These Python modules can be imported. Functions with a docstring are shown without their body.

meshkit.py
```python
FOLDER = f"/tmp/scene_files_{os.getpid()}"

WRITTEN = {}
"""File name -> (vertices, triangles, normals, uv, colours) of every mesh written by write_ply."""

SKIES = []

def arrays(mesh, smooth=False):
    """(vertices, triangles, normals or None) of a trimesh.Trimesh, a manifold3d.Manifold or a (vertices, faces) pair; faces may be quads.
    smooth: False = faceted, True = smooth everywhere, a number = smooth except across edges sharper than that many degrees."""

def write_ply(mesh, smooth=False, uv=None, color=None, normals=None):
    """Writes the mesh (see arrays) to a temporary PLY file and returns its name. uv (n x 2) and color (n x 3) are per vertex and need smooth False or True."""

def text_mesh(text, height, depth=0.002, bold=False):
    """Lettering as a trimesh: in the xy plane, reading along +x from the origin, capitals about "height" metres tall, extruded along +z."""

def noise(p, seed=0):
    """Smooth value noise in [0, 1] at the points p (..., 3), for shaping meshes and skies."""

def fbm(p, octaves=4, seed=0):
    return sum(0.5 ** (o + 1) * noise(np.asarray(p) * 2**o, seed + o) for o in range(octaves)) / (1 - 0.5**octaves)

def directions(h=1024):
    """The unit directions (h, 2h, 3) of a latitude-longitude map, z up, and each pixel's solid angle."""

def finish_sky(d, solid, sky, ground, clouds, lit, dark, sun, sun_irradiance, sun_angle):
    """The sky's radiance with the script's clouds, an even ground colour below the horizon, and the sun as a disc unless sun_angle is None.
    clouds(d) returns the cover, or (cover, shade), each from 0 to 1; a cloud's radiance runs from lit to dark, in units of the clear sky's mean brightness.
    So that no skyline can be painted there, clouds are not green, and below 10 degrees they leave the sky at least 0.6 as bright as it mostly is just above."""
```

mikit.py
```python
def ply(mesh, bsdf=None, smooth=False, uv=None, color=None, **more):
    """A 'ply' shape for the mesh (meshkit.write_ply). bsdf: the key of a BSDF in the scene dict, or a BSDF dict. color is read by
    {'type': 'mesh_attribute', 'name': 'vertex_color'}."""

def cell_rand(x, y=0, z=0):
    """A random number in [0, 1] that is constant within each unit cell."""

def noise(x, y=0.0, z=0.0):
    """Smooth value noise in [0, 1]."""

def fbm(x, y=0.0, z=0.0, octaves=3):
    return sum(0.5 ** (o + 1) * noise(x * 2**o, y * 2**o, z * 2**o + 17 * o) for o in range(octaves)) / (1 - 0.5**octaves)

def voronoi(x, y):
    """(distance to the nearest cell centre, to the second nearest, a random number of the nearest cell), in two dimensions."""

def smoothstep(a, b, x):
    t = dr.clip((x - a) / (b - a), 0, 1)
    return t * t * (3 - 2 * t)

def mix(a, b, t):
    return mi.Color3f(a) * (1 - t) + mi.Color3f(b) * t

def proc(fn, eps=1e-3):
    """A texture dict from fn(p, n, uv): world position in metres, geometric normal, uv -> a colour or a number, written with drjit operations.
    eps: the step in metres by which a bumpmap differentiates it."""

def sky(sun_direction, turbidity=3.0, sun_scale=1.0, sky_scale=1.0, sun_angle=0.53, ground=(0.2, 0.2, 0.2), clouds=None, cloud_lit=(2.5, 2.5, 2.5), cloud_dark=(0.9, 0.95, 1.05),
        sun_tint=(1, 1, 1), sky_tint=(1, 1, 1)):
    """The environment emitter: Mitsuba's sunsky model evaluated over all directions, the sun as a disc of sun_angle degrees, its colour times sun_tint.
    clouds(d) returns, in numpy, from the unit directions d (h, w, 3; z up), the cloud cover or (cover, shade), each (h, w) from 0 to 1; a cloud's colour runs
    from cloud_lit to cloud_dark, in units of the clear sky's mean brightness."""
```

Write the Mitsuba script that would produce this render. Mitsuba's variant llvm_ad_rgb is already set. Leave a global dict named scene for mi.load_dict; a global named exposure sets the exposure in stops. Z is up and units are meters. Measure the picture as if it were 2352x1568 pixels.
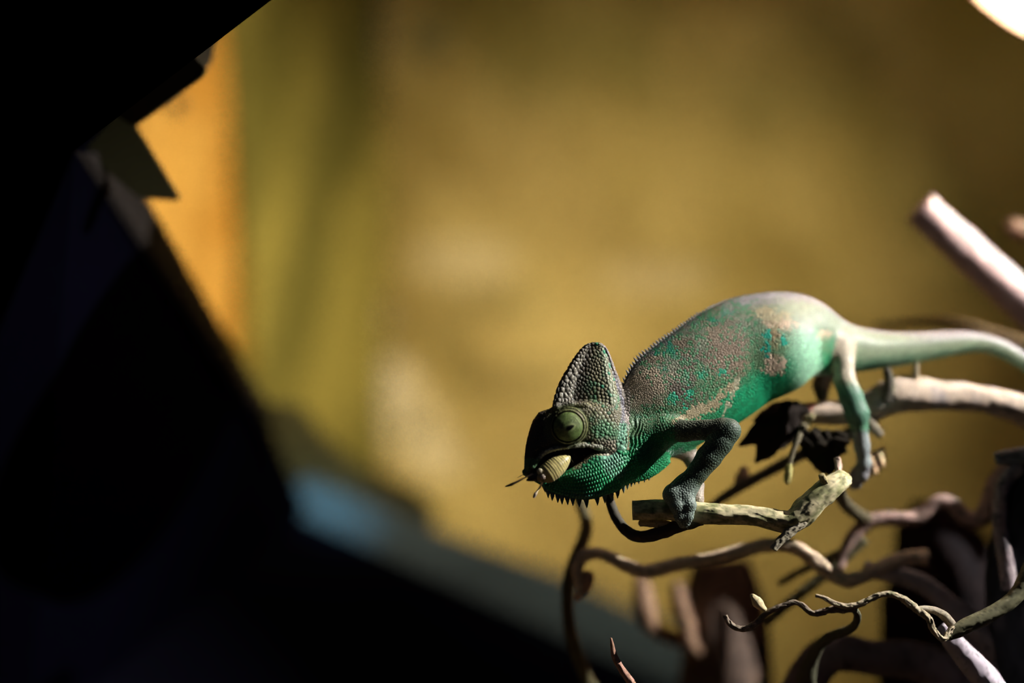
import math
import numpy as np
import trimesh
import drjit as dr
import mitsuba as mi
import mikit
import meshkit
from concurrent.futures import ThreadPoolExecutor
from scipy.spatial import cKDTree
from scipy.interpolate import CubicSpline

# ------------------------------------------------------------------ camera, lights, exposure
T = mi.ScalarTransform4f
scene, labels = {}, {}
F, D, ZC = 5520.0, 1.15, 0.45            # focal length in pixels, focus distance, camera height
S = D / F                                # metres per pixel at the focus distance
exposure = 0.0

scene['camera'] = {'type': 'thinlens', 'fov': 2 * math.degrees(math.atan(1176 / F)), 'fov_axis': 'x',
                   'aperture_radius': 0.026, 'focus_distance': D + 0.007, 'near_clip': 0.02, 'far_clip': 50.0,
                   'to_world': T().look_at(origin=[0, 0, ZC], target=[0, 1, ZC], up=[0, 0, 1])}
scene['room_glow'] = {'type': 'constant', 'radiance': {'type': 'rgb', 'value': [0.010, 0.011, 0.016]}}


def P(u, v, w=0.0):
    """A point at photo position (u, v), w focus-plane pixels (0.208 mm each) behind the focus plane, in metres."""
    u, v, w = (np.asarray(a, float) for a in (u, v, w))
    d = D + w * S
    return np.stack(np.broadcast_arrays((u - 1176) / F * d, d + 0 * u, ZC - (v - 784) / F * d), -1)


def PD(u, v, d):
    return P(u, v, (d - D) / S)


def spot(name, pos, target, rgb, cutoff, beam=None):
    scene[name] = {'type': 'spot', 'to_world': T().look_at(origin=[float(a) for a in pos], target=[float(a) for a in target], up=[0.01, 0.02, 1]),
                   'intensity': {'type': 'rgb', 'value': list(rgb)}, 'cutoff_angle': float(cutoff), 'beam_width': float(beam or cutoff * 0.5)}


# added spots without a lamp in view: back wall pool, wall fill, side board, cool sill patch
spot('wall_pool_light', [0.62, 1.30, 1.02], PD(1090, 1130, 2.1), np.array([1.0, 0.90, 0.66]) * 4.9, 21, 3)  # added to brighten the back wall
spot('wall_fill_light', [0.55, 1.25, 1.15], PD(1500, 700, 2.1), np.array([1.0, 0.88, 0.62]) * 0.42, 50, 30)  # added weak wide fill for the rest of the back wall
spot('board_spot_light', [0.55, 1.45, 0.55], PD(450, 560, 1.75), np.array([1.0, 0.86, 0.60]) * 2.2, 21, 9)  # added to brighten the orange board
KEY = np.array([0.82, -0.045, 0.50])
KEY = KEY / np.linalg.norm(KEY)
spot('basking_light', P(1720, 900, 120) + KEY * 0.95, P(1720, 930, 120), np.array([1.0, 0.95, 0.90]) * 9.6, 17, 12)
spot('sill_spot_light', [-0.10, 0.75, 1.05], PD(750, 1143, 1.66), np.array([0.35, 0.78, 1.0]) * 9.0, 2.4, 0.6)  # narrow cool spot added for the teal glow on the sill

# ------------------------------------------------------------------ helpers
taken = {}


def key_for(name):
    n = taken.get(name, -1) + 1
    taken[name] = n
    return name if n == 0 else f'{name}_{n:03d}'


def add(name, mesh, bsdf, smooth=True, color=None, parent=None, label=None, category=None, group=None, kind=None):
    key = key_for((parent + '__' if parent else '') + name)
    scene[key] = mikit.ply(mesh, bsdf, smooth=smooth, color=color)
    e = {k: v for k, v in dict(label=label, category=category, group=group, kind=kind).items() if v}
    if e:
        labels[key] = e
    return key


def thing(name, label, category, group=None):
    key = key_for(name)
    labels[key] = {'label': label, 'category': category, **({'group': group} if group else {})}
    return key


def rgb(r, g, b):
    return {'type': 'rgb', 'value': [r, g, b]}


VC = {'type': 'mesh_attribute', 'name': 'vertex_color'}


def mat(name, base, rough=0.6, spec=0.4, **more):
    scene[name] = {'type': 'twosided', 'bsdf': {'type': 'principled', 'base_color': base, 'roughness': rough, 'specular': spec, **more}}
    return name


mat('m_skin', VC, 0.48, 0.38)
mat('m_bark', VC, 0.75, 0.25)
mat('m_dark', VC, 0.95, 0.0)
mat('m_insect', VC, 0.3, 0.5)
mat('m_eye', VC, 0.35, 0.5)
mat('m_claw', rgb(0.05, 0.05, 0.045), 0.35)
mat('m_leaf', VC, 0.85, 0.08)
mat('m_black', rgb(0.0008, 0.0008, 0.0030), 0.7, 0.01)
mat('m_lip', rgb(0.012, 0.010, 0.009), 0.7, 0.1)
mat('m_sill', rgb(0.036, 0.056, 0.068), 0.45, 0.3)
mat('m_bracket', rgb(0.040, 0.038, 0.016), 0.7, 0.1)
mat('m_tab', rgb(0.45, 0.38, 0.25), 0.6, 0.2)
mat('m_screw', rgb(0.06, 0.05, 0.04), 0.4, 0.4)


def fade(a, b, x):
    t = np.clip((np.asarray(x, float) - a) / (b - a), 0, 1)
    return t * t * (3 - 2 * t)


# ------------------------------------------------------------------ the enclosure: walls, floor, dark opening
def wall_patch(u, v, ru, rv, col, k):
    q, m = PD(u, v, 2.1), 2.1 / F
    return (float(q[0]), float(q[2]), ru * m, rv * m, col, k)


PALE, DIM = (0.90, 0.74, 0.46), (0.17, 0.145, 0.050)  # pale and dull wall patches, a lit patch painted in among them
WALL_PATCHES = [wall_patch(905, 890, 62, 70, PALE, 0.9), wall_patch(960, 990, 80, 90, PALE, 0.6), wall_patch(850, 720, 50, 60, PALE, 0.7), wall_patch(1010, 1060, 70, 60, PALE, 0.5), wall_patch(945, 985, 26, 30, DIM, 0.9),
               wall_patch(1060, 600, 120, 60, PALE, 0.35), wall_patch(1130, 700, 130, 40, DIM, 0.35), wall_patch(1500, 640, 150, 50, PALE, 0.3), wall_patch(1200, 860, 150, 40, DIM, 0.3), wall_patch(1000, 80, 60, 70, (0.10, 0.13, 0.07), 0.5)]


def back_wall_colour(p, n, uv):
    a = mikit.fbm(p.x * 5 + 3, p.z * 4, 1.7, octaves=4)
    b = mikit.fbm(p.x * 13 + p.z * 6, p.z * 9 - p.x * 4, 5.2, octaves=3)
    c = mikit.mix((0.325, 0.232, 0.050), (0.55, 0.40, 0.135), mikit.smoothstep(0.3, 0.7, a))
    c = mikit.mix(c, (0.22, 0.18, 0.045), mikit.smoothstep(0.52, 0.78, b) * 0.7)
    for x, z, rx, rz, col, k in WALL_PATCHES:
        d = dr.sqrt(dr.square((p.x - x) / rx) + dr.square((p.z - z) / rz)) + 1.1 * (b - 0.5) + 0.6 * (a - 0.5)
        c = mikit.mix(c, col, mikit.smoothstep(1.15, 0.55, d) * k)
    return c


def side_wall_colour(p, n, uv):
    a = mikit.fbm(p.y * 12 - p.z * 7, p.z * 3.5 + p.y * 2, 2.0, octaves=4)
    return mikit.mix((0.30, 0.24, 0.050), (0.135, 0.115, 0.022), mikit.smoothstep(0.35, 0.7, a))


def board_colour(p, n, uv):
    a = mikit.fbm(p.z * 14, p.y * 8, 4.0, octaves=4)
    return mikit.mix((0.66, 0.36, 0.075), (0.50, 0.235, 0.035), mikit.smoothstep(0.35, 0.7, a))


def floor_colour(p, n, uv):
    return mikit.mix((0.10, 0.065, 0.03), (0.22, 0.15, 0.07), mikit.fbm(p.x * 40, p.y * 40, 0, octaves=3))


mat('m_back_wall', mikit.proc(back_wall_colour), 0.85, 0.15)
mat('m_side_wall', mikit.proc(side_wall_colour), 0.85, 0.15)
mat('m_board', mikit.proc(board_colour), 0.6, 0.3)
mat('m_floor', mikit.proc(floor_colour), 0.9, 0.1)


def sheet(a, b, z0, z1, nu, nv, relief, seed, back=0.03, lean_a=0.0, lean_b=0.0):
    """An upright rough wall from plan point a to plan point b, relief metres deep, with a plain back; lean: how far an end runs on along the wall per metre down from eye level."""
    a, b = np.array(a, float), np.array(b, float)
    s, t = np.meshgrid(np.linspace(0, 1, nu), np.linspace(z0, z1, nv))
    run = (b - a) / np.linalg.norm(b - a)
    xy = a + (b - a) * s[..., None] + run * ((lean_a * (1 - s) + lean_b * s) * np.clip(ZC + 0.25 - t, 0, 0.4))[..., None]
    n = np.array([-(b - a)[1], (b - a)[0]])
    n /= np.linalg.norm(n)
    if n @ (-(a + b) / 2) < 0:
        n = -n
    p = np.dstack([xy, t])
    h = relief * (meshkit.fbm(p * 7, 4, seed) - 0.5) * 2
    front = np.dstack([xy + n * h[..., None], t]).reshape(-1, 3)
    rear = np.dstack([xy - n * (back + relief), t]).reshape(-1, 3)
    i = np.arange(nu * nv).reshape(nv, nu)
    q = np.stack([i[:-1, :-1], i[:-1, 1:], i[1:, 1:], i[1:, :-1]], -1).reshape(-1, 4)
    edge = np.concatenate([i[0], i[1:, -1], i[-1, -2::-1], i[-2:0:-1, 0]])
    m, k = nu * nv, np.roll(edge, -1)
    side = np.stack([edge, k, k + m, edge + m], 1)
    return trimesh.Trimesh(*meshkit.arrays((np.vstack([front, rear]), np.vstack([q, q[:, ::-1] + m, side])))[:2], process=False)


corner = PD(880, 784, 2.1)[:2]
mid = PD(512, 784, 1.82)[:2]
near = PD(225, 784, 1.50)[:2]
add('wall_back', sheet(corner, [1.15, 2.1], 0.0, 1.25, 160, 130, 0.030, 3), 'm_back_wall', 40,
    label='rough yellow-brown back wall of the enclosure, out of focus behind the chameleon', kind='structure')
add('wall_left', sheet(mid, corner, 0.0, 1.25, 60, 130, 0.012, 8, lean_a=0.17), 'm_side_wall', 40,
    label='mottled olive-brown side wall between the orange board and the back wall', kind='structure')
board = thing('side_board', 'orange wooden board lit by an added spot, behind the dark opening edge at left', 'board')
add('panel', sheet(near, mid, 0.0, 1.25, 40, 130, 0.006, 12, lean_b=0.17), 'm_board', 40, parent=board)
add('floor', trimesh.creation.box([2.4, 2.4, 0.04], T_ := trimesh.transformations.translation_matrix([0.15, 1.25, -0.02])), 'm_floor', False,
    label='dark soil floor of the enclosure', kind='structure')

# the dark panel with the angled opening: a plane through three corners of the opening
A_, M_, B_, C_ = PD(172, 348, 1.24), PD(574, 931, 1.50), PD(690, 1190, 1.64), PD(1570, 1582, 1.74)
def prism(front, off):
    """A closed slab from a planar polygon (n x 3) and an offset vector (or one per corner)."""
    front = np.asarray(front, float)
    n = len(front)
    back = front + np.asarray(off, float)
    v = np.vstack([front, back])
    c = front.mean(0)
    a = np.cross(front[1] - front[0], front[2] - front[0])
    x = (front[1] - front[0]) / np.linalg.norm(front[1] - front[0])
    y = np.cross(a / np.linalg.norm(a), x)
    from shapely.geometry import Polygon
    pv, pf = trimesh.creation.triangulate_polygon(Polygon(np.stack([(front - c) @ x, (front - c) @ y], 1)), engine='earcut')
    remap = cKDTree(np.stack([(front - c) @ x, (front - c) @ y], 1)).query(pv)[1]
    pf = remap[pf]
    i = np.arange(n)
    j = (i + 1) % n
    f = np.vstack([pf, pf[:, ::-1] + n, np.stack([i, j, j + n], 1), np.stack([i, j + n, i + n], 1)])
    m = trimesh.Trimesh(v, f, process=False)
    m.fix_normals()
    return m


E_ = C_ + (C_ - B_) * 1.2
Q_ = PD(60, 1700, 1.45)
frame = thing('opening_frame', 'black panel with the angled opening that frames the left and bottom of the view', 'frame')
add('panel', prism([A_, M_, B_, Q_, PD(-400, 1700, 1.35), PD(-400, -300, 1.21), PD(565, -90, 1.21)], [0.004, 0.012, 0.003]), 'm_black', False, parent=frame)
add('panel', prism([B_, C_, E_, PD(1500, 2300, 1.6), PD(60, 2300, 1.45), Q_], [0.003, 0.012, 0.006]), 'm_black', False, parent=frame)


add('side_lip', prism([A_, M_, PD(608, 940, 1.55), PD(400, 600, 1.44), PD(250, 345, 1.30)], [0.004, 0.006, 0.0]), 'm_lip', False, parent=frame,
    label='dim brown inner edge of the opening')
add('sill', prism([B_, C_, PD(1760, 1568, 1.80), PD(1520, 1425, 1.78), PD(1279, 1313, 1.75), PD(1095, 1250, 1.73), PD(866, 1158, 1.70), PD(706, 1092, 1.68), PD(682, 1105, 1.66)], [0.0, 0.006, -0.008]), 'm_sill', False, parent=frame,
    label='teal-grey sill along the bottom of the opening')
add('sill_backing', prism([PD(560, 925, 1.56), PD(625, 925, 1.58), PD(690, 930, 1.66), PD(730, 985, 1.69), PD(800, 1055, 1.71), PD(960, 1128, 1.73), PD(1005, 1175, 1.74), PD(990, 1230, 1.74), PD(690, 1130, 1.69), PD(640, 1100, 1.66)], [0, 0.012, 0]), 'm_bracket', False, parent=frame,
    label='dark wedge behind the sill in the corner of the opening')

beam = thing('frame_beam', 'near-black straight beam crossing the top left corner', 'beam')
b0, b1 = PD(760, -104, 1.14), PD(60, 430, 1.17)
bw = PD(760 - 115, -104 - 150, 1.14) - b0
add('bar', prism([b0, b1, b1 + bw, b0 + bw], [-0.012, 0.035, 0.010]), 'm_black', False, parent=beam)

bracket = thing('corner_bracket', 'dark corner bracket under the black beam at the top left', 'bracket')
add('arm', prism([PD(225, 240, 1.25), PD(425, 110, 1.22), PD(456, 140, 1.22), PD(472, 158, 1.22), PD(464, 174, 1.22), PD(306, 290, 1.25)], [0, 0.006, 0]), 'm_bracket', False, parent=bracket)
add('gusset', prism([PD(170, 330, 1.27), PD(200, 225, 1.27), PD(300, 270, 1.27), PD(412, 455, 1.27), PD(400, 459, 1.27), PD(316, 452, 1.27)], [0, 0.006, 0]), 'm_bracket', False, parent=bracket)
add('paper_tab', prism([PD(440, 150, 1.28), PD(455, 90, 1.28), PD(497, 80, 1.28), PD(486, 140, 1.28), PD(470, 168, 1.28)], [0, 0.001, 0]), 'm_tab', False,
    label='small pale tab sticking out below the black beam', category='tab')
knob = trimesh.creation.icosphere(3, 0.0068)
knob.apply_scale([0.8, 0.5, 1])
wl = PD(403, 240, 1.63)
knob.apply_translation(wl)
add('screw', knob, 'm_screw', True, label='small dark screw head on the orange board near the bracket', category='screw')


# ------------------------------------------------------------------ the heat lamp
def frame_of(axis):
    a = np.asarray(axis, float)
    a = a / np.linalg.norm(a)
    x = np.cross(a, [0.2, 0.9, 0.3])
    x /= np.linalg.norm(x)
    return x, np.cross(a, x), a


def lathe(profile, origin, axis, n=64):
    """Profile (r, h) turned about axis through origin."""
    pr = np.asarray(profile, float)
    x, y, a = frame_of(axis)
    t = np.linspace(0, 2 * np.pi, n, endpoint=False)
    ring = np.cos(t)[:, None] * x + np.sin(t)[:, None] * y
    v = (np.asarray(origin) + pr[:, None, :1] * ring[None] + pr[:, None, 1:] * a).reshape(-1, 3)
    i = np.arange(len(pr) - 1)[:, None] * n + np.arange(n)
    j = np.arange(len(pr) - 1)[:, None] * n + (np.arange(n) + 1) % n
    q = np.stack([i, j, j + n, i + n], -1).reshape(-1, 4)
    m = trimesh.Trimesh(v, np.vstack([q[:, [0, 1, 2]], q[:, [0, 2, 3]]]), process=False)
    return m


lamp = thing('heat_lamp', 'glowing dome heat lamp cut by the top right corner', 'lamp')
LC = P(2392, -16, 650)                     # middle of the mouth
LA = np.array([-0.52, -0.22, -0.83])       # where it points
LA /= np.linalg.norm(LA)
R0 = 0.056
dome = [(R0 * math.cos(t), -R0 * 0.95 * math.sin(t)) for t in np.linspace(0.0, 1.40, 20)]
shell = dome + [(0.012, -R0 * 0.99)] + [(0.014, -R0 * 1.03)] + [((R0 + 0.002) * math.cos(t), -(R0 + 0.002) * 0.95 * math.sin(t)) for t in np.linspace(1.40, 0.0, 20)] + [(R0, 0.0)]
mat('m_reflector', rgb(0.92, 0.66, 0.46), 0.5, 0.5)
mat('m_socket', rgb(0.05, 0.05, 0.05), 0.5)
add('reflector_dome', lathe(shell, LC, LA), 'm_reflector', 40, parent=lamp)
bulb = trimesh.creation.icosphere(4, 0.017)
bulb.apply_translation(LC - LA * 0.024)
k = add('bulb', bulb, 'm_tab', True, parent=lamp, label='glowing bulb')
scene[k]['emitter'] = {'type': 'area', 'radiance': rgb(48, 36, 29)}
add('socket', lathe([(0.0, -0.038), (0.010, -0.038), (0.012, -0.058), (0.013, -0.085), (0.0, -0.085)], LC, LA, 24), 'm_socket', 40, parent=lamp)

# ------------------------------------------------------------------ the chameleon, authored in focus-plane pixels (u right, v down, w away)
TR = np.array([  # u, v, w, half height, half width
    (1425, 985, 70, 66, 36), (1455, 972, 86, 82, 44), (1497, 948, 111, 112, 62), (1560, 905, 143, 126, 72), (1630, 860, 177, 132, 78), (1705, 812, 213, 128, 82),
    (1780, 782, 247, 112, 82), (1850, 776, 281, 95, 66), (1895, 788, 308, 78, 46), (1930, 797, 331, 64, 40), (1985, 802, 364, 50, 40), (2060, 801, 397, 40, 33),
    (2120, 795, 421, 34, 29), (2200, 786, 453, 28, 25), (2260, 787, 475, 22, 20), (2310, 804, 493, 21, 18), (2352, 829, 507, 19, 17), (2420, 888, 529, 16, 15),
    (2462, 960, 541, 13, 12), (2458, 1030, 545, 10, 9), (2420, 1072, 545, 8, 7), (2385, 1060, 545, 6, 6), (2378, 1030, 545, 4, 4)], float)
arc = np.r_[0, np.cumsum(np.linalg.norm(np.diff(TR[:, :3], axis=0), axis=1))]
SP = CubicSpline(arc, TR)(np.linspace(0, arc[-1], 420))
SPt = np.gradient(SP[:, :3], axis=0)
SPt /= np.linalg.norm(SPt, axis=1, keepdims=True)
SPn = np.array([0, -1, 0]) - (-SPt[:, 1:2]) * SPt
SPn /= np.linalg.norm(SPn, axis=1, keepdims=True)
SPb = np.cross(SPt, SPn)
SPtree = cKDTree(SP[:, :3])


def trunk(p):
    i = SPtree.query(p)[1]
    r = p - SP[i, :3]
    t = (r * SPt[i]).sum(1)
    # slide along to the true foot point: interpolate the radii
    n, b = (r * SPn[i]).sum(1), (r * SPb[i]).sum(1)
    h, wd = SP[i, 3], SP[i, 4]
    over = np.where((i == 0) | (i == len(SP) - 1), np.abs(t), 0)
    # flattened towards the crest: an egg whose back is sharper
    wd = wd * (1 - 0.30 * np.clip(n / h, 0, 1) ** 2)
    k0 = np.sqrt((n / h) ** 2 + (b / wd) ** 2 + (over / wd) ** 2)
    k1 = np.sqrt((n / h ** 2) ** 2 + (b / wd ** 2) ** 2 + (over / wd ** 2) ** 2) + 1e-9
    return k0 * (k0 - 1) / k1


def cone(p, a, b, ra, rb):
    a, b = np.asarray(a, float), np.asarray(b, float)
    ba = b - a
    t = np.clip(((p - a) @ ba) / (ba @ ba), 0, 1)
    return np.linalg.norm(p - a - t[:, None] * ba, axis=1) - (ra + (rb - ra) * t)


def ellipsoid(p, c, r):
    q = (p - np.asarray(c, float)) / np.asarray(r, float)
    k0, k1 = np.linalg.norm(q, axis=1), np.linalg.norm(q / np.asarray(r, float), axis=1) + 1e-9
    return k0 * (k0 - 1) / k1


def poly_dist(uv, poly):
    poly = np.asarray(poly, float)
    best, inside = np.full(len(uv), 1e9), np.zeros(len(uv), bool)
    for a, b in zip(poly, np.roll(poly, -1, axis=0)):
        e, r = b - a, uv - a
        t = np.clip((r @ e) / (e @ e), 0, 1)
        best = np.minimum(best, ((r - t[:, None] * e) ** 2).sum(1))
        c = (a[1] <= uv[:, 1]) != (b[1] <= uv[:, 1])
        with np.errstate(divide='ignore', invalid='ignore'):
            x = a[0] + (uv[:, 1] - a[1]) * e[0] / e[1]
        inside ^= c & (uv[:, 0] < x)
    d = np.sqrt(best)
    return np.where(inside, -d, d)


def slab(d2, w, half, R):
    """A plate with the outline distance d2, half thickness half, edge radius R."""
    R = np.minimum(R, half)
    a, b = d2 + R, np.abs(w) - half + R
    return np.sqrt(np.maximum(a, 0) ** 2 + np.maximum(b, 0) ** 2) + np.minimum(np.maximum(a, b), 0) - R


def line_dist(uv, line):
    line = np.asarray(line, float)
    best = np.full(len(uv), 1e9)
    for a, b in zip(line[:-1], line[1:]):
        e, r = b - a, uv - a
        t = np.clip((r @ e) / (e @ e), 0, 1)
        best = np.minimum(best, ((r - t[:, None] * e) ** 2).sum(1))
    return np.sqrt(best)


def smooth_line(pts, n=8):
    pts = np.asarray(pts, float)
    t = np.r_[0, np.cumsum(np.linalg.norm(np.diff(pts[:, :2], axis=0), axis=1))]
    return CubicSpline(t, pts)(np.linspace(0, t[-1], n * len(pts)))


def W0(u):
    """The depth of the head's middle plane."""
    return 30 + 0.36 * (u - 1330)


LIP = smooth_line([(1209, 1084), (1220, 1080), (1230, 1067), (1242, 1049), (1262, 1037), (1300, 1029), (1351, 1025), (1388, 1034)])
JAWTOP = smooth_line([(1400, 1038), (1380, 1039), (1357, 1043), (1337, 1058), (1308, 1077), (1279, 1093), (1249, 1107)])
CHIN = smooth_line([(1247, 1114), (1262, 1128), (1284, 1136), (1311, 1143), (1343, 1147), (1372, 1143), (1399, 1134), (1423, 1125), (1439, 1113), (1466, 1106), (1498, 1095), (1522, 1079), (1540, 1062)])
UPPER = np.vstack([[(1204, 1073), (1205, 1050), (1208, 1022), (1214, 995), (1224, 966), (1238, 947), (1266, 938), (1300, 925), (1360, 915), (1415, 905), (1434, 940), (1437, 968),
                    (1430, 1005), (1424, 1030), (1408, 1046)], LIP[::-1, :2]])
CASQUE = smooth_line([(1267, 955), (1271, 925), (1278, 898), (1291, 868), (1311, 834), (1334, 802), (1350, 790), (1366, 786), (1382, 789), (1393, 799), (1403, 819), (1414, 849), (1427, 882), (1437, 915),
                      (1442, 950), (1436, 975)], 5)
CASQUE = np.vstack([CASQUE, [(1415, 1000), (1300, 975)]])
JAW = np.vstack([JAWTOP, CHIN, [(1530, 1010), (1440, 990), (1418, 1010)]])
MOUTH = np.vstack([LIP[:, :2], JAWTOP]) * 1.0
casq_left = np.array([(975, 1266), (955, 1267), (925, 1271), (898, 1278), (868, 1291), (834, 1311), (802, 1334), (790, 1350), (786, 1362)], float)
casq_right = np.array([(786, 1372), (799, 1393), (819, 1403), (849, 1414), (882, 1427), (915, 1437), (950, 1442), (975, 1438)], float)


def casque_t(uv):
    L = np.interp(uv[:, 1], casq_left[::-1, 0], casq_left[::-1, 1])
    R = np.interp(uv[:, 1], casq_right[:, 0], casq_right[:, 1])
    return np.clip((uv[:, 0] - L) / (R - L), 0, 1)


def par(fn, p):
    if len(p) < 40000:
        return fn(p)
    with ThreadPoolExecutor(4) as ex:
        return np.concatenate(list(ex.map(fn, np.array_split(p, max(4, len(p) // 60000)))))


def smin(a, b, k):
    h = np.clip(0.5 + 0.5 * (b - a) / k, 0, 1)
    return b + (a - b) * h - k * h * (1 - h)


LEGS = [  # chains of (u, v, w, r); blend
    # near front leg, elbow out to the right, forearm down to the perch
    [(1494, 985, 106, 46), (1527, 985, 78, 33), (1572, 990, 54, 24), (1620, 987, 36, 22.5), (1660, 985, 24, 25), (1674, 988, 22, 26)],
    [(1674, 990, 22, 26), (1655, 1016, 22, 28), (1628, 1050, 24, 28.5), (1602, 1085, 26, 24), (1580, 1112, 28, 25)],
    [(1580, 1112, 28, 25), (1571, 1135, 24, 25), (1583, 1160, 12, 16), (1580, 1185, 12, 12.5), (1577, 1200, 16, 9)],
    [(1572, 1118, 32, 27), (1548, 1136, 20, 25), (1556, 1162, 10, 17), (1563, 1188, 12, 13), (1568, 1204, 20, 9)],
    [(1560, 1122, 46, 22), (1545, 1140, 62, 18), (1553, 1170, 78, 13), (1562, 1192, 74, 9)],
    # far front leg
    [(1545, 1015, 144, 34), (1580, 1040, 174, 20), (1600, 1082, 154, 14), (1605, 1115, 114, 12), (1603, 1148, 86, 13), (1600, 1172, 80, 10)],
    # near hind leg, down to the branch behind
    [(1925, 800, 306, 40), (1938, 838, 288, 25), (1940, 872, 278, 26), (1955, 910, 272, 28), (1969, 950, 270, 27)],
    [(1969, 950, 270, 27), (1974, 985, 278, 20), (1980, 1025, 292, 18.5), (1985, 1062, 306, 14.5)],
    [(1985, 1062, 306, 14.5), (1980, 1090, 314, 15), (1968, 1112, 328, 10), (1958, 1118, 348, 7)],
    [(1984, 1066, 306, 14), (1966, 1085, 332, 13), (1952, 1104, 360, 9)],
    # far hind leg
    [(1905, 815, 354, 36), (1898, 850, 382, 24), (1886, 885, 412, 20), (1888, 908, 404, 15)],
]


def near_box(p, pts, pad):
    pts = np.asarray(pts, float)
    return np.all((p > pts[:, :3].min(0) - pad) & (p < pts[:, :3].max(0) + pad), axis=1)


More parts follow.
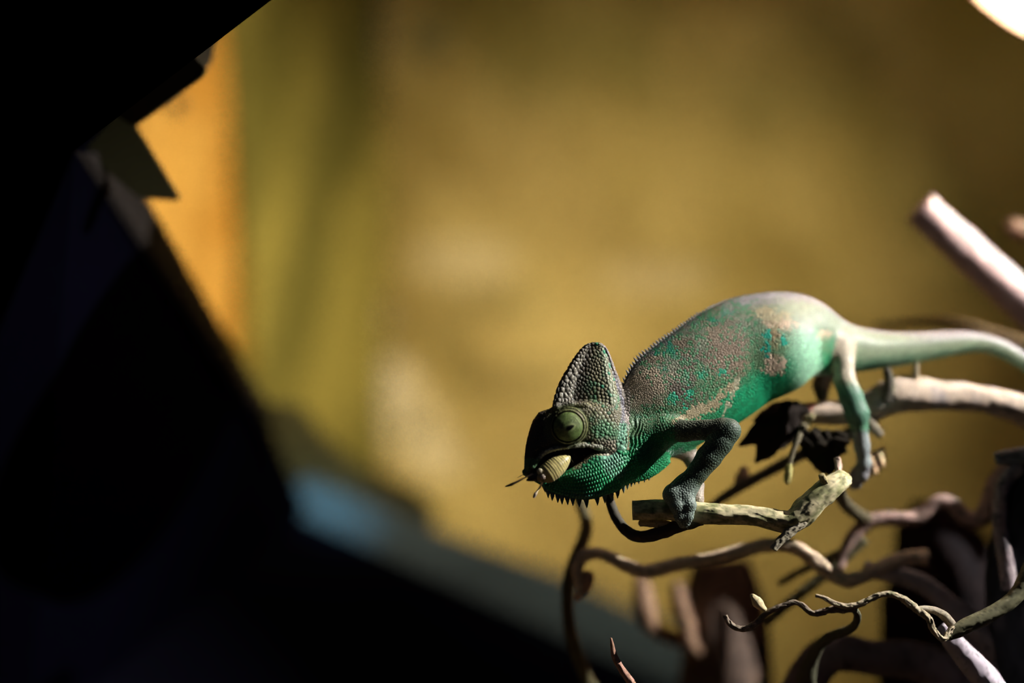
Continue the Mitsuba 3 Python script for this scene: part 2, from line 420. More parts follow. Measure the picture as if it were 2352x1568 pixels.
def sdf(p):
    d = trunk(p)
    m = np.where(near_box(p, [(1770, 800, 226)], 160))[0]      # the round belly, ending in a fold before the hip
    if len(m):
        d[m] = smin(d[m], ellipsoid(p[m], (1768, 803, 240), (116, 106, 92)), 26)
    # head
    m = np.where((p[:, 0] < 1580) & (p[:, 1] > 760))[0]
    if len(m):
        q = p[m]
        uv, w = q[:, :2], q[:, 2] - W0(q[:, 0])
        half = np.interp(q[:, 0], [1200, 1225, 1260, 1310, 1370, 1430], [17, 30, 43, 54, 57, 46])
        half = half - 16 * fade(945, 915, q[:, 1])
        up = slab(poly_dist(uv, UPPER), w, half, 27)
        # casque: a ridged, three-sided helmet
        t = casque_t(uv)
        base = np.interp(q[:, 1], [780, 800, 850, 900, 945, 985], [7, 9, 20, 36, 50, 52])
        prof = np.interp(t, [0, 0.06, 0.20, 0.27, 0.34, 0.6, 0.80, 0.86, 0.93, 1.0], [0.30, 0.42, 0.44, 0.22, 0.30, 0.74, 1.0, 0.92, 0.42, 0.30])
        crest = np.interp(t, [0, 0.05, 0.17, 0.25], [6.0, 11.0, 11.0, 0]) + np.interp(t, [0.9, 0.95, 1.0], [0, 9, 8])
        ca = slab(poly_dist(uv, CASQUE), w, np.maximum(base * prof, crest), 6) 
        hd = smin(up, ca, 5)
        # brow ridge of big beads over the eye, and a cheek
        for s in (-1, 1):
            ww = np.stack([q[:, 0], q[:, 1], w * s], 1)
            ch = [(1258, 948), (1280, 934), (1312, 927), (1345, 930), (1366, 945), (1372, 975), (1366, 1008)]
            for a, b in zip(ch[:-1], ch[1:]):
                hd = smin(hd, cone(ww, (*a, 47 if a[0] > 1270 else 38), (*b, 50), 5.5, 5.5), 6)
            hd = smin(hd, ellipsoid(ww, (1393, 990, 36), (46, 48, 27)), 16)
            ch = [(1431, 975), (1431, 1005), (1426, 1032), (1414, 1056), (1394, 1080)]
            for a, b in zip(ch[:-1], ch[1:]):
                hd = smin(hd, cone(ww, (*a, 40), (*b, 38), 11, 11), 9)
            lip = LIP[::6]
            for a, b in zip(lip[1:-1], lip[2:]):
                wa, wb = (np.interp(c[0], [1200, 1225, 1260, 1310, 1390], [10, 20, 33, 47, 50]) for c in (a, b))
                hd = smin(hd, cone(ww, (a[0], a[1] - 4, wa + 3), (b[0], b[1] - 4, wb + 3), 5.5, 5.5), 3)
        # lower jaw and the throat pouch
        lowd = line_dist(uv, CHIN)
        jh = np.interp(q[:, 0], [1245, 1275, 1320, 1380, 1425, 1445, 1500, 1545], [19, 31, 42, 52, 50, 38, 40, 40]) * (0.42 + 0.58 * fade(0, 58, lowd))
        jw = slab(poly_dist(uv, JAW), w, jh, 16)
        hd = smin(hd, slab(poly_dist(uv, MOUTH) - 9, w, 9.0, 5), 3)
        hd = smin(hd, jw, 4)
        hd = smin(hd, cone(q, (1425, 985, 72), (1500, 985, 104), 44, 62), 14)
        d[m] = smin(d[m], hd, 5 + 13 * fade(955, 1000, q[:, 1]))
    for c in LEGS:
        m = np.where(near_box(p, c, 75))[0]
        if not len(m):
            continue
        q, e = p[m], None
        for a, b in zip(c[:-1], c[1:]):
            f = cone(q, a[:3], b[:3], a[3], b[3])
            e = f if e is None else smin(e, f, 5)
        tight = c[0][3] < 30
        d[m] = smin(d[m], e, 9 if tight else 14)
    return d


def net(fn, lo, hi, h, coarse=4):
    """Surface nets of fn on a grid of step h; a coarse pass picks the blocks worth evaluating."""
    n = (np.ceil((np.asarray(hi) - lo) / (h * coarse)).astype(int))
    ax = [lo[k] + h * coarse * (np.arange(n[k]) + 0.5) - h / 2 for k in range(3)]
    c = np.stack(np.meshgrid(*ax, indexing='ij'), -1).reshape(-1, 3)
    dc = fn(c).reshape(n)
    act = np.abs(dc) < h * coarse * 1.9 + 8
    g = np.repeat(np.repeat(np.repeat(dc, coarse, 0), coarse, 1), coarse, 2)
    ma = np.repeat(np.repeat(np.repeat(act, coarse, 0), coarse, 1), coarse, 2)
    idx = np.argwhere(ma)
    pts = lo + idx * h
    vals = par(fn, pts)
    g[ma] = vals
    s = g < 0
    N = np.array(g.shape)
    corners = [(i, j, k) for i in (0, 1) for j in (0, 1) for k in (0, 1)]
    cut = lambda a, o: a[o[0]:N[0] - 1 + o[0], o[1]:N[1] - 1 + o[1], o[2]:N[2] - 1 + o[2]]
    cnt = sum(cut(s, o).astype(np.int8) for o in corners)
    cell = (cnt > 0) & (cnt < 8)
    ci = np.argwhere(cell)
    vid = -np.ones(N - 1, np.int64)
    vid[cell] = np.arange(len(ci))
    cv = np.stack([g[ci[:, 0] + o[0], ci[:, 1] + o[1], ci[:, 2] + o[2]] for o in corners], 1)
    acc, num = np.zeros((len(ci), 3)), np.zeros(len(ci))
    for a in range(8):
        for b in range(a + 1, 8):
            if sum(x != y for x, y in zip(corners[a], corners[b])) != 1:
                continue
            x = (cv[:, a] < 0) != (cv[:, b] < 0)
            t = np.where(x, cv[:, a] / np.where(x, cv[:, a] - cv[:, b], 1), 0)
            pt = np.array(corners[a]) + t[:, None] * (np.array(corners[b]) - np.array(corners[a]))
            acc += np.where(x[:, None], pt, 0)
            num += x
    verts = lo + (ci + acc / num[:, None]) * h
    quads = []
    for ax_ in range(3):
        o = np.zeros(3, int)
        o[ax_] = 1
        a = s[:N[0] - o[0], :N[1] - o[1], :N[2] - o[2]]
        b = s[o[0]:, o[1]:, o[2]:]
        e = np.argwhere(a != b)
        u, v = (ax_ + 1) % 3, (ax_ + 2) % 3
        e = e[(e[:, u] > 0) & (e[:, v] > 0) & (e[:, u] < N[u] - 1) & (e[:, v] < N[v] - 1)]
        du, dv = np.eye(3, dtype=int)[u], np.eye(3, dtype=int)[v]
        q = np.stack([vid[tuple((e - x).T)] for x in (du + dv, dv, 0 * du, du)], 1)
        flip = ~a[tuple(e.T)]
        q[flip] = q[flip][:, ::-1]
        quads.append(q)
    q = np.vstack(quads)
    return verts, np.vstack([q[:, [0, 1, 2]], q[:, [0, 2, 3]]])


def gradient(fn, p, e=0.7):
    k = np.array([[1, -1, -1], [-1, -1, 1], [-1, 1, -1], [1, 1, 1]], float)
    g = sum(kk * par(fn, p + kk * e)[:, None] for kk in k)
    return g / (np.linalg.norm(g, axis=1, keepdims=True) + 1e-12)


def project(fn, p, rounds=2, most=3.0):
    for _ in range(rounds):
        d = par(fn, p)
        p = p - np.clip(d, -most, most)[:, None] * gradient(fn, p)
    return p


def split(v, f, pick):
    """Conforming subdivision: edges whose middle satisfies pick are halved."""
    e = np.sort(np.vstack([f[:, [0, 1]], f[:, [1, 2]], f[:, [2, 0]]]), axis=1)
    ue, inv = np.unique(e, axis=0, return_inverse=True)
    inv = inv.ravel()
    mids = (v[ue[:, 0]] + v[ue[:, 1]]) / 2
    on = pick(mids)
    new = -np.ones(len(ue), int)
    new[on] = len(v) + np.arange(on.sum())
    k = len(f)
    a, b, c = new[inv[:k]], new[inv[k:2 * k]], new[inv[2 * k:]]
    out, tri = [], f
    cnt = (a >= 0).astype(int) + (b >= 0) + (c >= 0)
    out.append(f[cnt == 0])
    m = cnt == 3
    i, j, l = f[m].T
    x, y, z = a[m], b[m], c[m]
    out += [np.stack(t, 1) for t in ((i, x, z), (x, j, y), (z, y, l), (x, y, z))]
    for r in range(3):      # rotate so that the marked / unmarked edge comes first
        fr, er = np.roll(f, -r, 1), np.roll(np.stack([a, b, c], 1), -r, 1)
        m = (cnt == 1) & (er[:, 0] >= 0)
        i, j, l = fr[m].T
        x = er[m, 0]
        out += [np.stack(t, 1) for t in ((i, x, l), (x, j, l))]
        m = (cnt == 2) & (er[:, 0] < 0)
        i, j, l = fr[m].T
        y, z = er[m, 1], er[m, 2]
        out += [np.stack(t, 1) for t in ((i, j, y), (i, y, z), (z, y, l))]
    return np.vstack([v, mids[on]]), np.vstack(out)


def vertex_normals(v, f):
    n = np.zeros_like(v)
    fn = np.cross(v[f[:, 1]] - v[f[:, 0]], v[f[:, 2]] - v[f[:, 0]])
    for k in range(3):
        n += np.stack([np.bincount(f[:, k], fn[:, c], len(v)) for c in range(3)], 1)
    return n / (np.linalg.norm(n, axis=1, keepdims=True) + 1e-12)


GRID = 4.0
V, FC = net(sdf, np.array([1180., 655., -110.]), np.array([2490., 1236., 640.]), GRID)
V = project(sdf, V, 2)
k0 = len(V)
V, FC = split(V, FC, lambda m: np.ones(len(m), bool))
V[k0:] = project(sdf, V[k0:], 1)
k0 = len(V)
fine = lambda m: (m[:, 0] < 1770) & (m[:, 2] < W0(m[:, 0]) + 26 + 0.30 * np.clip(m[:, 0] - 1500, 0, None))
V, FC = split(V, FC, fine)
V[k0:] = project(sdf, V[k0:], 1)
NV = vertex_normals(V, FC)
if (NV[::50] * gradient(sdf, V[::50])).sum() < 0:
    FC, NV = FC[:, ::-1], -NV

# --- the scales: one centre each, spread evenly over the skin
rng = np.random.default_rng(7)


def spacing(p):
    s = np.full(len(p), 6.4)
    head = (p[:, 0] < 1445) & (p[:, 1] < 1050)
    s[head] = 8.2
    s[head & (p[:, 0] < 1290) & (p[:, 1] > 945)] = 6.5
    cas = (p[:, 1] < 935) & (p[:, 0] < 1446) & (p[:, 0] > 1262)
    s[cas] = 9.0
    s[cas & (casque_t(p[:, :2]) < 0.24)] = 13.0
    s[(p[:, 0] > 1440) & (p[:, 1] > 955) & (p[:, 0] < 1480)] = 6.2
    s[(p[:, 0] < 1545) & (p[:, 1] > 1050)] = 6.5
    eye = np.hypot(p[:, 0] - 1304, p[:, 1] - 979) < 52
    s[eye] = 4.6
    s[(p[:, 0] > 1760)] = 7.0
    return s


areas = np.linalg.norm(np.cross(V[FC[:, 1]] - V[FC[:, 0]], V[FC[:, 2]] - V[FC[:, 0]]), axis=1) / 2
cen = V[FC].mean(1)
dens = areas / (spacing(cen) ** 2 * 0.80)
pick = rng.random(len(FC)) < dens
cent = cen[pick]


def throat_rows():
    """Bead rows of the throat: lines that run from the chin to the chest."""
    out = []
    low = smooth_line([(1255, 1117), (1300, 1135), (1345, 1139), (1395, 1128), (1440, 1106), (1500, 1085), (1535, 1062)], 30)
    top = smooth_line([(1280, 1098), (1320, 1086), (1360, 1072), (1400, 1056), (1440, 1040), (1490, 1022), (1520, 1015)], 30)
    for r in np.linspace(0, 1, 8):
        ln = low * (1 - r) + top * r
        s = np.r_[0, np.cumsum(np.linalg.norm(np.diff(ln, axis=0), axis=1))]
        x = np.arange(rng.random() * 6, s[-1], 6.6)
        out.append(np.stack([np.interp(x, s, ln[:, 0]), np.interp(x, s, ln[:, 1])], 1))
    return np.vstack(out)


rows = throat_rows()
near_side = (NV[:, 2] < -0.05) & (V[:, 0] < 1560) & (V[:, 1] > 1000) & (V[:, 2] < 60)
ti = np.where(near_side)[0]
dd, jj = cKDTree(V[ti][:, :2]).query(rows)
beads = V[ti[jj[dd < 3]]]
THROAT = np.vstack([smooth_line([(1250, 1112), (1300, 1139), (1345, 1144), (1395, 1133), (1440, 1110), (1500, 1090), (1540, 1060)], 6),
                    [(1525, 1010), (1490, 1020), (1440, 1038), (1400, 1053), (1360, 1068), (1320, 1083), (1280, 1096)]])


def in_throat(p):
    return (poly_dist(p[:, :2], THROAT) < 2) & (p[:, 2] < 40)


cent = cent[~in_throat(cent)]
for _ in range(3):
    lab = cKDTree(cent).query(V)[1]
    wgt = np.bincount(lab, minlength=len(cent))
    cent = np.stack([np.bincount(lab, V[:, c], len(cent)) for c in range(3)], 1)[wgt > 0] / wgt[wgt > 0][:, None]
    cent = cent[~in_throat(cent)]
cent = np.vstack([cent, beads])
is_bead = np.arange(len(cent)) >= len(cent) - len(beads)
ctree = cKDTree(cent)
dd, jj = ctree.query(V, k=2)
own = jj[:, 0]
gap = (dd[:, 1] ** 2 - dd[:, 0] ** 2) / (2 * np.linalg.norm(cent[jj[:, 0]] - cent[jj[:, 1]], axis=1) + 1e-9)
sp = spacing(cent)[own]
bead_v = is_bead[own]
amp = 0.15 * sp
headv = (V[:, 0] < 1446) & (V[:, 1] < 1050)
amp = np.where(headv, 0.20 * sp, amp)
amp = np.where(bead_v, 2.6, amp)
amp = np.where((V[:, 1] < 1000) & (casque_t(V[:, :2]) < 0.24) & (V[:, 1] < 930) & (V[:, 0] < 1400), 2.8, amp)
amp = np.where(np.hypot(V[:, 0] - 1304, V[:, 1] - 979) < 50, 0.5, amp)
amp = np.where(V[:, 0] > 1800, 0.6, amp)
dome_ = 0.55 * np.sqrt(np.clip(1 - (1 - np.clip(gap / (0.5 * sp), 0, 1)) ** 2, 0, 1)) + 0.75 * np.clip(1 - (dd[:, 0] / (0.62 * sp)) ** 2, 0, 1)
# folds: upright wrinkles in the neck, round folds in the armpit
fold = 1.3 * np.sin(V[:, 0] * 0.62 + V[:, 1] * 0.10 + 9 * meshkit.noise(V * 0.05, 31)) * fade(1428, 1440, V[:, 0]) * fade(1485, 1468, V[:, 0]) * fade(950, 975, V[:, 1]) * fade(1075, 1050, V[:, 1])
size_noise = 0.75 + 0.5 * rng.random(len(cent))[own]
Vd = V + NV * (amp * size_noise * (dome_ - 0.6) + fold)[:, None]


# --- colours, one per scale
def warp(p, seed, scale=0.03):
    return meshkit.fbm(p * scale, 3, seed)


def blob(p, u, v, ru, rv, deg=0.0, soft=0.5, seed=3, rough=1.5):
    c, s = math.cos(math.radians(deg)), math.sin(math.radians(deg))
    x, y = p[:, 0] - u, p[:, 1] - v
    r = np.hypot((x * c + y * s) / ru, (-x * s + y * c) / rv) + rough * (warp(p, seed, 0.055) - 0.5)
    return fade(1 + soft / 2, 1 - soft / 2, r)


def paint(p, n):
    col = np.tile([0.10, 0.20, 0.095], (len(p), 1))

    def put(rgb_, w):
        nonlocal col
        w = np.clip(w, 0, 1)[:, None]
        col = col * (1 - w) + np.array(rgb_) * w

    u, v, w = p.T
    i = SPtree.query(p)[1]
    rel = ((p - SP[i, :3]) * SPn[i]).sum(1) / SP[i, 3]            # -1 belly .. 1 back
    trunk_ = (u > 1440)
    # trunk
    put((0.030, 0.235, 0.100), trunk_ * fade(-0.1, -0.45, rel + 0.25 * (warp(p, 2) - 0.5)))
    put((0.17, 0.20, 0.135), trunk_ * fade(0.25, 0.6, rel + 0.5 * (warp(p, 5) - 0.5)))
    put((0.02, 0.20, 0.12), trunk_ * fade(0.50, 0.62, warp(p * [1.3, 0.5, 1], 11, 0.05)) * fade(0.0, 0.4, rel) * fade(1760, 1660, u))
    put((0.15, 0.125, 0.085), trunk_ * fade(0.46, 0.60, warp(p, 9, 0.028)) * fade(1740, 1650, u) * fade(-0.45, -0.1, rel))
    put((0.27, 0.33, 0.23), trunk_ * fade(1740, 1830, u) * fade(0.0, 0.5, rel))
    put((0.36, 0.70, 0.46), trunk_ * fade(1785, 1850, u) * fade(1893, 1880, u) * fade(0.35, -0.1, rel))
    put((0.008, 0.32, 0.135), trunk_ * fade(1640, 1700, u) * fade(1850, 1790, u) * fade(-0.2, -0.5, rel))
    put((0.33, 0.27, 0.185), blob(p, 1480, 885, 55, 42, -30, 0.9, 4))
    put((0.22, 0.165, 0.11), blob(p, 1672, 815, 42, 62, 20, 0.7, 6))
    put((0.24, 0.19, 0.13), blob(p, 1655, 775, 40, 22, 0, 0.8, 8))
    put((0.08, 0.065, 0.045), blob(p, 1575, 905, 26, 30, 30, 0.8, 13))
    for a in ((1545, 915, 9, 12), (1583, 905, 7, 18), (1660, 855, 8, 9), (1610, 860, 10, 8), (1632, 920, 7, 10), (1570, 935, 6, 14)):
        put((0.01, 0.30, 0.16), blob(p, *a, 0, 0.5, 17))
    for a, b in (((1556, 968), (1600, 945)), ((1600, 945), (1640, 930)), ((1640, 930), (1690, 886))):
        put((0.42, 0.36, 0.22), fade(15, 8, line_dist(p[:, :2], [a, b]) + 14 * (warp(p, 21, 0.08) - 0.5)) * (w < 190))
    put((0.55, 0.53, 0.36), fade(7, 3, line_dist(p[:, :2], [(1692, 872), (1684, 900), (1661, 952)]) + 5 * (warp(p, 23, 0.09) - 0.5)))
    put((0.03, 0.34, 0.15), fade(8, 4, line_dist(p[:, :2], [(1674, 905), (1650, 950)]) + 5 * (warp(p, 25, 0.09) - 0.5)))
    put((0.64, 0.50, 0.36), blob(p, 1777, 840, 22, 24, 35, 0.4, 27))
    put((0.60, 0.45, 0.31), blob(p, 1789, 742, 34, 14, 8, 0.7, 28))
    put((0.45, 0.40, 0.24), blob(p, 1765, 722, 38, 14, 10, 0.8, 29))
    put((0.26, 0.20, 0.10), blob(p, 1779, 775, 9, 30, 0, 0.6, 31))
    for a in ((1762, 768, 9, 12), (1761, 800, 8, 17), (1797, 781, 8, 11)):
        put((0.0, 0.33, 0.22), blob(p, *a, 0, 0.3, 33, 0.5))
    put((0.60, 0.46, 0.32), blob(p, 1897, 773, 17, 11, 20, 0.6, 35))
    put((0.07, 0.26, 0.13), blob(p, 1918, 792, 18, 24, -40, 0.9, 37))
    # tail and back line
    put((0.25, 0.31, 0.195), fade(1930, 1990, u))
    put((0.09, 0.24, 0.14), fade(1930, 1990, u) * fade(-0.2, -0.8, rel + 0.5 * (warp(p, 41) - 0.5)))
    put((0.33, 0.31, 0.315), trunk_ * fade(0.72, 0.95, rel + 0.1 * (warp(p, 43) - 0.5)) * fade(1640, 1720, u) + trunk_ * fade(2050, 2180, u) * fade(0.0, 0.6, rel))
    put((0.12, 0.125, 0.12), trunk_ * fade(0.93, 1.0, rel) * fade(1660, 1560, u))
    # chest, a pale patch where it catches the light painted in
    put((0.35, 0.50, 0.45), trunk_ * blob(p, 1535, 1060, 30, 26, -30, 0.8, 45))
    # legs: near front
    def leg(c):
        c = np.asarray(c, float)
        best = np.full(len(p), 1e9)
        for a, b in zip(c[:-1], c[1:]):
            best = np.minimum(best, cone(p, a[:3], b[:3], a[3], b[3]))
        return best
    up_, fo_ = leg(LEGS[0][2:]), np.minimum.reduce([leg(LEGS[k]) for k in (1, 2, 3, 4)])
    put((0.105, 0.12, 0.085), fade(9, 4, up_))
    put((0.065, 0.10, 0.07), fade(6, 3, fo_))
    put((0.21, 0.27, 0.23), fade(6, 3, np.minimum(leg(LEGS[2]), leg(LEGS[3]))) * fade(1100, 1130, v))
    put((0.42, 0.36, 0.29), fade(5, 2, leg(LEGS[5])))
    put((0.58, 0.50, 0.37), fade(8, 2, leg(LEGS[6])) * fade(905, 860, v + 22 * (warp(p, 51, 0.08) - 0.5)))
    put((0.09, 0.21, 0.14), fade(8, 2, leg(LEGS[6])) * fade(870, 910, v + 40 * (warp(p, 52, 0.06) - 0.5)))
    put((0.40, 0.46, 0.45), fade(6, 2, leg(LEGS[7])) * fade(985, 998, v))
    put((0.30, 0.30, 0.31), fade(6, 2, np.minimum(leg(LEGS[8]), leg(LEGS[9]))) * fade(1060, 1075, v))
    put((0.10, 0.09, 0.06), fade(8, 2, leg(LEGS[10])) * (v > 850))
    # head
    hd = (u < 1446) & ~((v > 1052) & (u < 1446))
    tt = casque_t(p[:, :2])
    hv = hd * 1.0
    put((0.165, 0.155, 0.085), hv)
    put((0.06, 0.17, 0.08), hv * fade(0.54, 0.72, warp(p, 61, 0.06)))
    put((0.07, 0.26, 0.12), blob(p, 1385, 990, 34, 26, 40, 0.9, 63) * 0.8)
    put((0.05, 0.042, 0.036), hv * fade(1262, 1242, u) * (v > 930))
    put((0.055, 0.048, 0.036), hv * fade(1300, 1265, u) * fade(1000, 1020, v) * 0.8)
    put((0.22, 0.205, 0.16), hv * (v < 935) * fade(0.30, 0.22, tt))
    put((0.055, 0.045, 0.035), hv * (v < 925) * fade(0.23, 0.27, tt) * fade(0.62, 0.32, tt) * 0.9)  # darker beside the crest, its shading put into the colour
    put((0.32, 0.36, 0.24), hv * (v < 930) * fade(0.70, 0.80, tt) * fade(0.90, 0.86, tt))
    put((0.04, 0.27, 0.14), hv * (v < 930) * fade(0.60, 0.70, tt) * fade(0.58, 0.66, warp(p, 65, 0.09)))
    put((0.17, 0.165, 0.19), hv * (v < 990) * fade(0.90, 0.94, tt) * (u > 1380))
    put((0.36, 0.31, 0.25), hv * (v < 990) * fade(0.955, 0.98, tt) * (u > 1380) * 0.8)
    put((0.30, 0.27, 0.20), hv * blob(p, 1405, 1026, 30, 18, 20, 0.8, 67))
    put((0.20, 0.46, 0.30), fade(15, 6, line_dist(p[:, :2], [(1432, 980), (1427, 1032), (1414, 1056), (1394, 1082)]) + 8 * (warp(p, 69, 0.08) - 0.5)) * (w < 60))
    put((0.56, 0.57, 0.44), fade(9, 5, line_dist(p[:, :2], LIP[16:, :2]) + np.where(v > 1040, 2, 0)) * (w < W0(u) - 8))
    # lower jaw and throat
    low = (v > 1036) & (u < 1546) & ((u < 1440) | (poly_dist(p[:, :2], THROAT) < 8)) & (line_dist(p[:, :2], LIP) > 7)
    lowj = low & (poly_dist(p[:, :2], JAW) < 12)
    put((0.014, 0.225, 0.085), lowj * 1.0)
    put((0.035, 0.42, 0.165), lowj * fade(1330, 1400, u) * fade(1050, 1075, v))  # brighter rear throat, light on the beads put into the colour
    put((0.045, 0.18, 0.15), lowj * fade(1120, 1145, v))
    put((0.20, 0.46, 0.32), lowj * blob(p, 1408, 1062, 24, 26, 0, 0.9, 71) * 0.9)
    put((0.36, 0.33, 0.20), lowj * fade(9, 4, line_dist(p[:, :2], JAWTOP[:30])))
    # inside of the mouth
    md = poly_dist(p[:, :2], MOUTH)
    put((0.03, 0.014, 0.016), (md < 1) & (np.abs(w - W0(u)) < 16))
    # eye pit
    er = np.hypot(u - 1304, v - 979)
    put((0.10, 0.115, 0.05), fade(54, 46, er) * (w < W0(u)))
    return col


tone = (0.85 + 0.30 * rng.random(len(cent)))[:, None]
leg_d = np.minimum.reduce([cone(cent, a_[:3], b_[:3], a_[3], b_[3]) for c_ in (LEGS[0][2:], *LEGS[1:]) for a_, b_ in zip(c_[:-1], c_[1:])])
jit = rng.normal(0, 1, (len(cent), 3)) * np.array([4.0, 4.0, 0.0]) * ((cent[:, 0] > 1470) & (cent[:, 0] < 1990) & (leg_d > 9))[:, None]
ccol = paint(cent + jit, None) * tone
pepper = ((leg_d > 5) & (cent[:, 0] > 1470) & (cent[:, 0] < 1740) & (rng.random(len(cent)) < 0.30 + 0.9 * (warp(cent, 90, 0.035) - 0.45)))[:, None]
ccol = np.where(pepper & (ccol[:, :1] < 0.30), ccol * 0.35 + np.array([0.015, 0.20, 0.075]) * 0.65, ccol)
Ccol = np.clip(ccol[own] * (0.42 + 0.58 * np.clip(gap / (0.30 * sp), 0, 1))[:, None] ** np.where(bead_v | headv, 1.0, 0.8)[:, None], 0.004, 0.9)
mouth_v = (poly_dist(V[:, :2], MOUTH) < 0) & (np.abs(V[:, 2] - W0(V[:, 0])) < 14)
Ccol[mouth_v] = (0.03, 0.014, 0.016)


def uvw(v):
    return P(v[:, 0], v[:, 1], v[:, 2])


cham = thing('chameleon', 'green veiled chameleon with a tall casque standing on the perch, insect in its mouth', 'chameleon')
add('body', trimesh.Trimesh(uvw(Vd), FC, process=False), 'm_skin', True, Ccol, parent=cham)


# --- spikes: single scales of the crest on the back and of the fringe under the chin
def spike(base, tip, side, r_along, r_side):
    """A four-sided, slightly curved thorn in pixel space."""
    base, tip, side = (np.asarray(a, float) for a in (base, tip, side))
    ax = tip - base
    along = np.cross(ax, side)
    along /= np.linalg.norm(along)
    t = np.linspace(0, 2 * np.pi, 8, endpoint=False)
    ringv = []
    for s, k in ((0, 1.0), (0.35, 0.80), (0.7, 0.42), (0.93, 0.12)):
        ringv.append(base + ax * s + along * (-0.10 * np.linalg.norm(ax) * s * s) + (np.cos(t)[:, None] * along * r_along + np.sin(t)[:, None] * side * r_side) * k)
    v = np.vstack(ringv + [[tip + along * (-0.10 * np.linalg.norm(ax))]])
    f = []
    for r in range(3):
        for k in range(8):
            a, b = r * 8 + k, r * 8 + (k + 1) % 8
            f += [(a, b, b + 8), (a, b + 8, a + 8)]
    f += [(24 + k, 24 + (k + 1) % 8, 32) for k in range(8)]
    m = trimesh.Trimesh(uvw(v), f, process=False)
    m.fix_normals()
    return m


top = SP[:, :3] + SPn * SP[:, 3:4]
su = np.r_[0, np.cumsum(np.linalg.norm(np.diff(top, axis=0), axis=1))]
mat('m_crest', rgb(0.065, 0.065, 0.058), 0.5, 0.4)
mat('m_crest_far', rgb(0.22, 0.21, 0.21), 0.5, 0.4)
mat('m_fringe', rgb(0.085, 0.135, 0.115), 0.5, 0.4)
mat('m_fringe_pale', rgb(0.20, 0.25, 0.20), 0.5, 0.4)
s = 8.0
j = 0
while s < 640:
    q = np.array([np.interp(s, su, top[:, k]) for k in range(3)])
    nn = np.array([np.interp(s, su, SPn[:, k]) for k in range(3)])
    tt_ = np.array([np.interp(s, su, SPt[:, k]) for k in range(3)])
    hgt = np.interp(s, [0, 60, 160, 300, 450, 640], [9, 13, 11, 7.5, 4, 3]) * (0.8 + 0.4 * rng.random())
    add('crest_spike', spike(q - nn * 4, q + nn * hgt - tt_ * 2, np.cross(tt_, nn), 5.6, 3.6), 'm_crest' if s < 330 else 'm_crest_far', 50, parent=cham)
    s += np.interp(s, [0, 150, 400], [10.5, 8.6, 7.2])
tips = [(1253.5, 1129), (1261, 1139), (1270, 1146), (1283, 1150), (1293, 1154), (1306, 1155), (1318, 1157), (1332, 1160), (1350, 1162), (1374.5, 1156), (1391, 1151), (1407, 1146),
        (1420, 1140), (1434, 1131), (1442, 1123), (1451, 1117), (1459, 1112), (1468, 1110), (1480, 1106), (1490, 1102)]
for j, tp in enumerate(tips):
    b = CHIN[cKDTree(CHIN[:, :2]).query([tp[0] - 3, tp[1] - 14])[1]]
    ww = W0(b[0])
    tp = (tp[0] + 0.5, tp[1] + (5 if 1255 < tp[0] < 1425 else 2))
    tall = np.hypot(tp[0] - b[0], tp[1] - b[1])
    add('throat_spike', spike((b[0], b[1] - 5, ww), (tp[0], tp[1], ww - 3), (0, 0, 1), np.clip(tall * 0.36, 3.8, 7.0), 3.4), 'm_fringe_pale' if j in (10, 11) else 'm_fringe', 50, parent=cham)
# claws
for a, b, r in (((1577, 1200, 14), (1581, 1215, 22), 4), ((1568, 1204, 19), (1577, 1213, 28), 4), ((1600, 1172, 78), (1594, 1186, 74), 3), ((1958, 1118, 348), (1950, 1124, 360), 3), ((1952, 1104, 360), (1944, 1110, 368), 3)):
    add('claw', spike(a, b, (0.3, 0.2, 0.93), r, r), 'm_claw', 60, parent=cham)

# --- the eye turret: a scaly cone of skin with ring folds, and the pupil in its middle
EC = np.array([1304.0, 979.0, W0(1304) - 50])
rr = np.r_[np.linspace(0, 49, 150)]
hh = np.where(rr < 33, 24 * np.sqrt(np.clip(1 - (rr / 36.5) ** 2, 0, 1)) + 1.0, 0)
edge_h = 24 * math.sqrt(1 - (33 / 36.5) ** 2) + 1.0
hh = np.where(rr >= 33, edge_h * (1 - (rr - 33) / 18) - 1 + np.interp(rr, [33, 35, 37.5, 40, 42, 44, 46, 49], [0, -2.6, 1.8, 1.2, -2.0, -0.5, -4, -12]), hh)
hh = hh + 0.4 * np.sin((rr - 20) / 5.0 * 2 * np.pi) * fade(19, 23, rr) * fade(33, 31, rr)
NT = 320
tt = np.linspace(0, 2 * np.pi, NT, endpoint=False)
R_, TT = np.meshgrid(rr, tt, indexing='ij')
H_ = np.repeat(hh[:, None], NT, 1)
gold = np.arange(420)
sun = np.stack([33 * np.sqrt((gold + 0.5) / 420) * np.cos(gold * 2.39996), 33 * np.sqrt((gold + 0.5) / 420) * np.sin(gold * 2.39996)], 1)
sun = sun + rng.normal(0, 0.35, sun.shape)
xy = np.stack([R_ * np.cos(TT), R_ * np.sin(TT)], -1)
dde, jje = cKDTree(sun).query(xy.reshape(-1, 2), k=2)
ge = ((dde[:, 1] - dde[:, 0]) / 2).reshape(R_.shape)
H_ = H_ + (R_ > 35) * 1.6 * (meshkit.noise(np.stack([R_ * np.cos(TT), R_ * np.sin(TT), 0 * R_], -1) * 0.4, 6) - 0.5)
H_ = H_ + np.where(R_ < 34, 1.0 * np.sqrt(np.clip(ge / 0.9, 0, 1)), 0)
axis = np.array([0.06, 0.05, -1.0])
axis /= np.linalg.norm(axis)
ex = np.array([1.0, 0, 0.06])
ey = np.array([0, 1.0, 0.05])
ev = EC + xy[..., :1] * ex + xy[..., 1:] * ey * 1.0 + H_[..., None] * 1.35 * axis
i0 = np.arange(len(rr) - 1)[:, None] * NT + np.arange(NT)
i1 = np.arange(len(rr) - 1)[:, None] * NT + (np.arange(NT) + 1) % NT
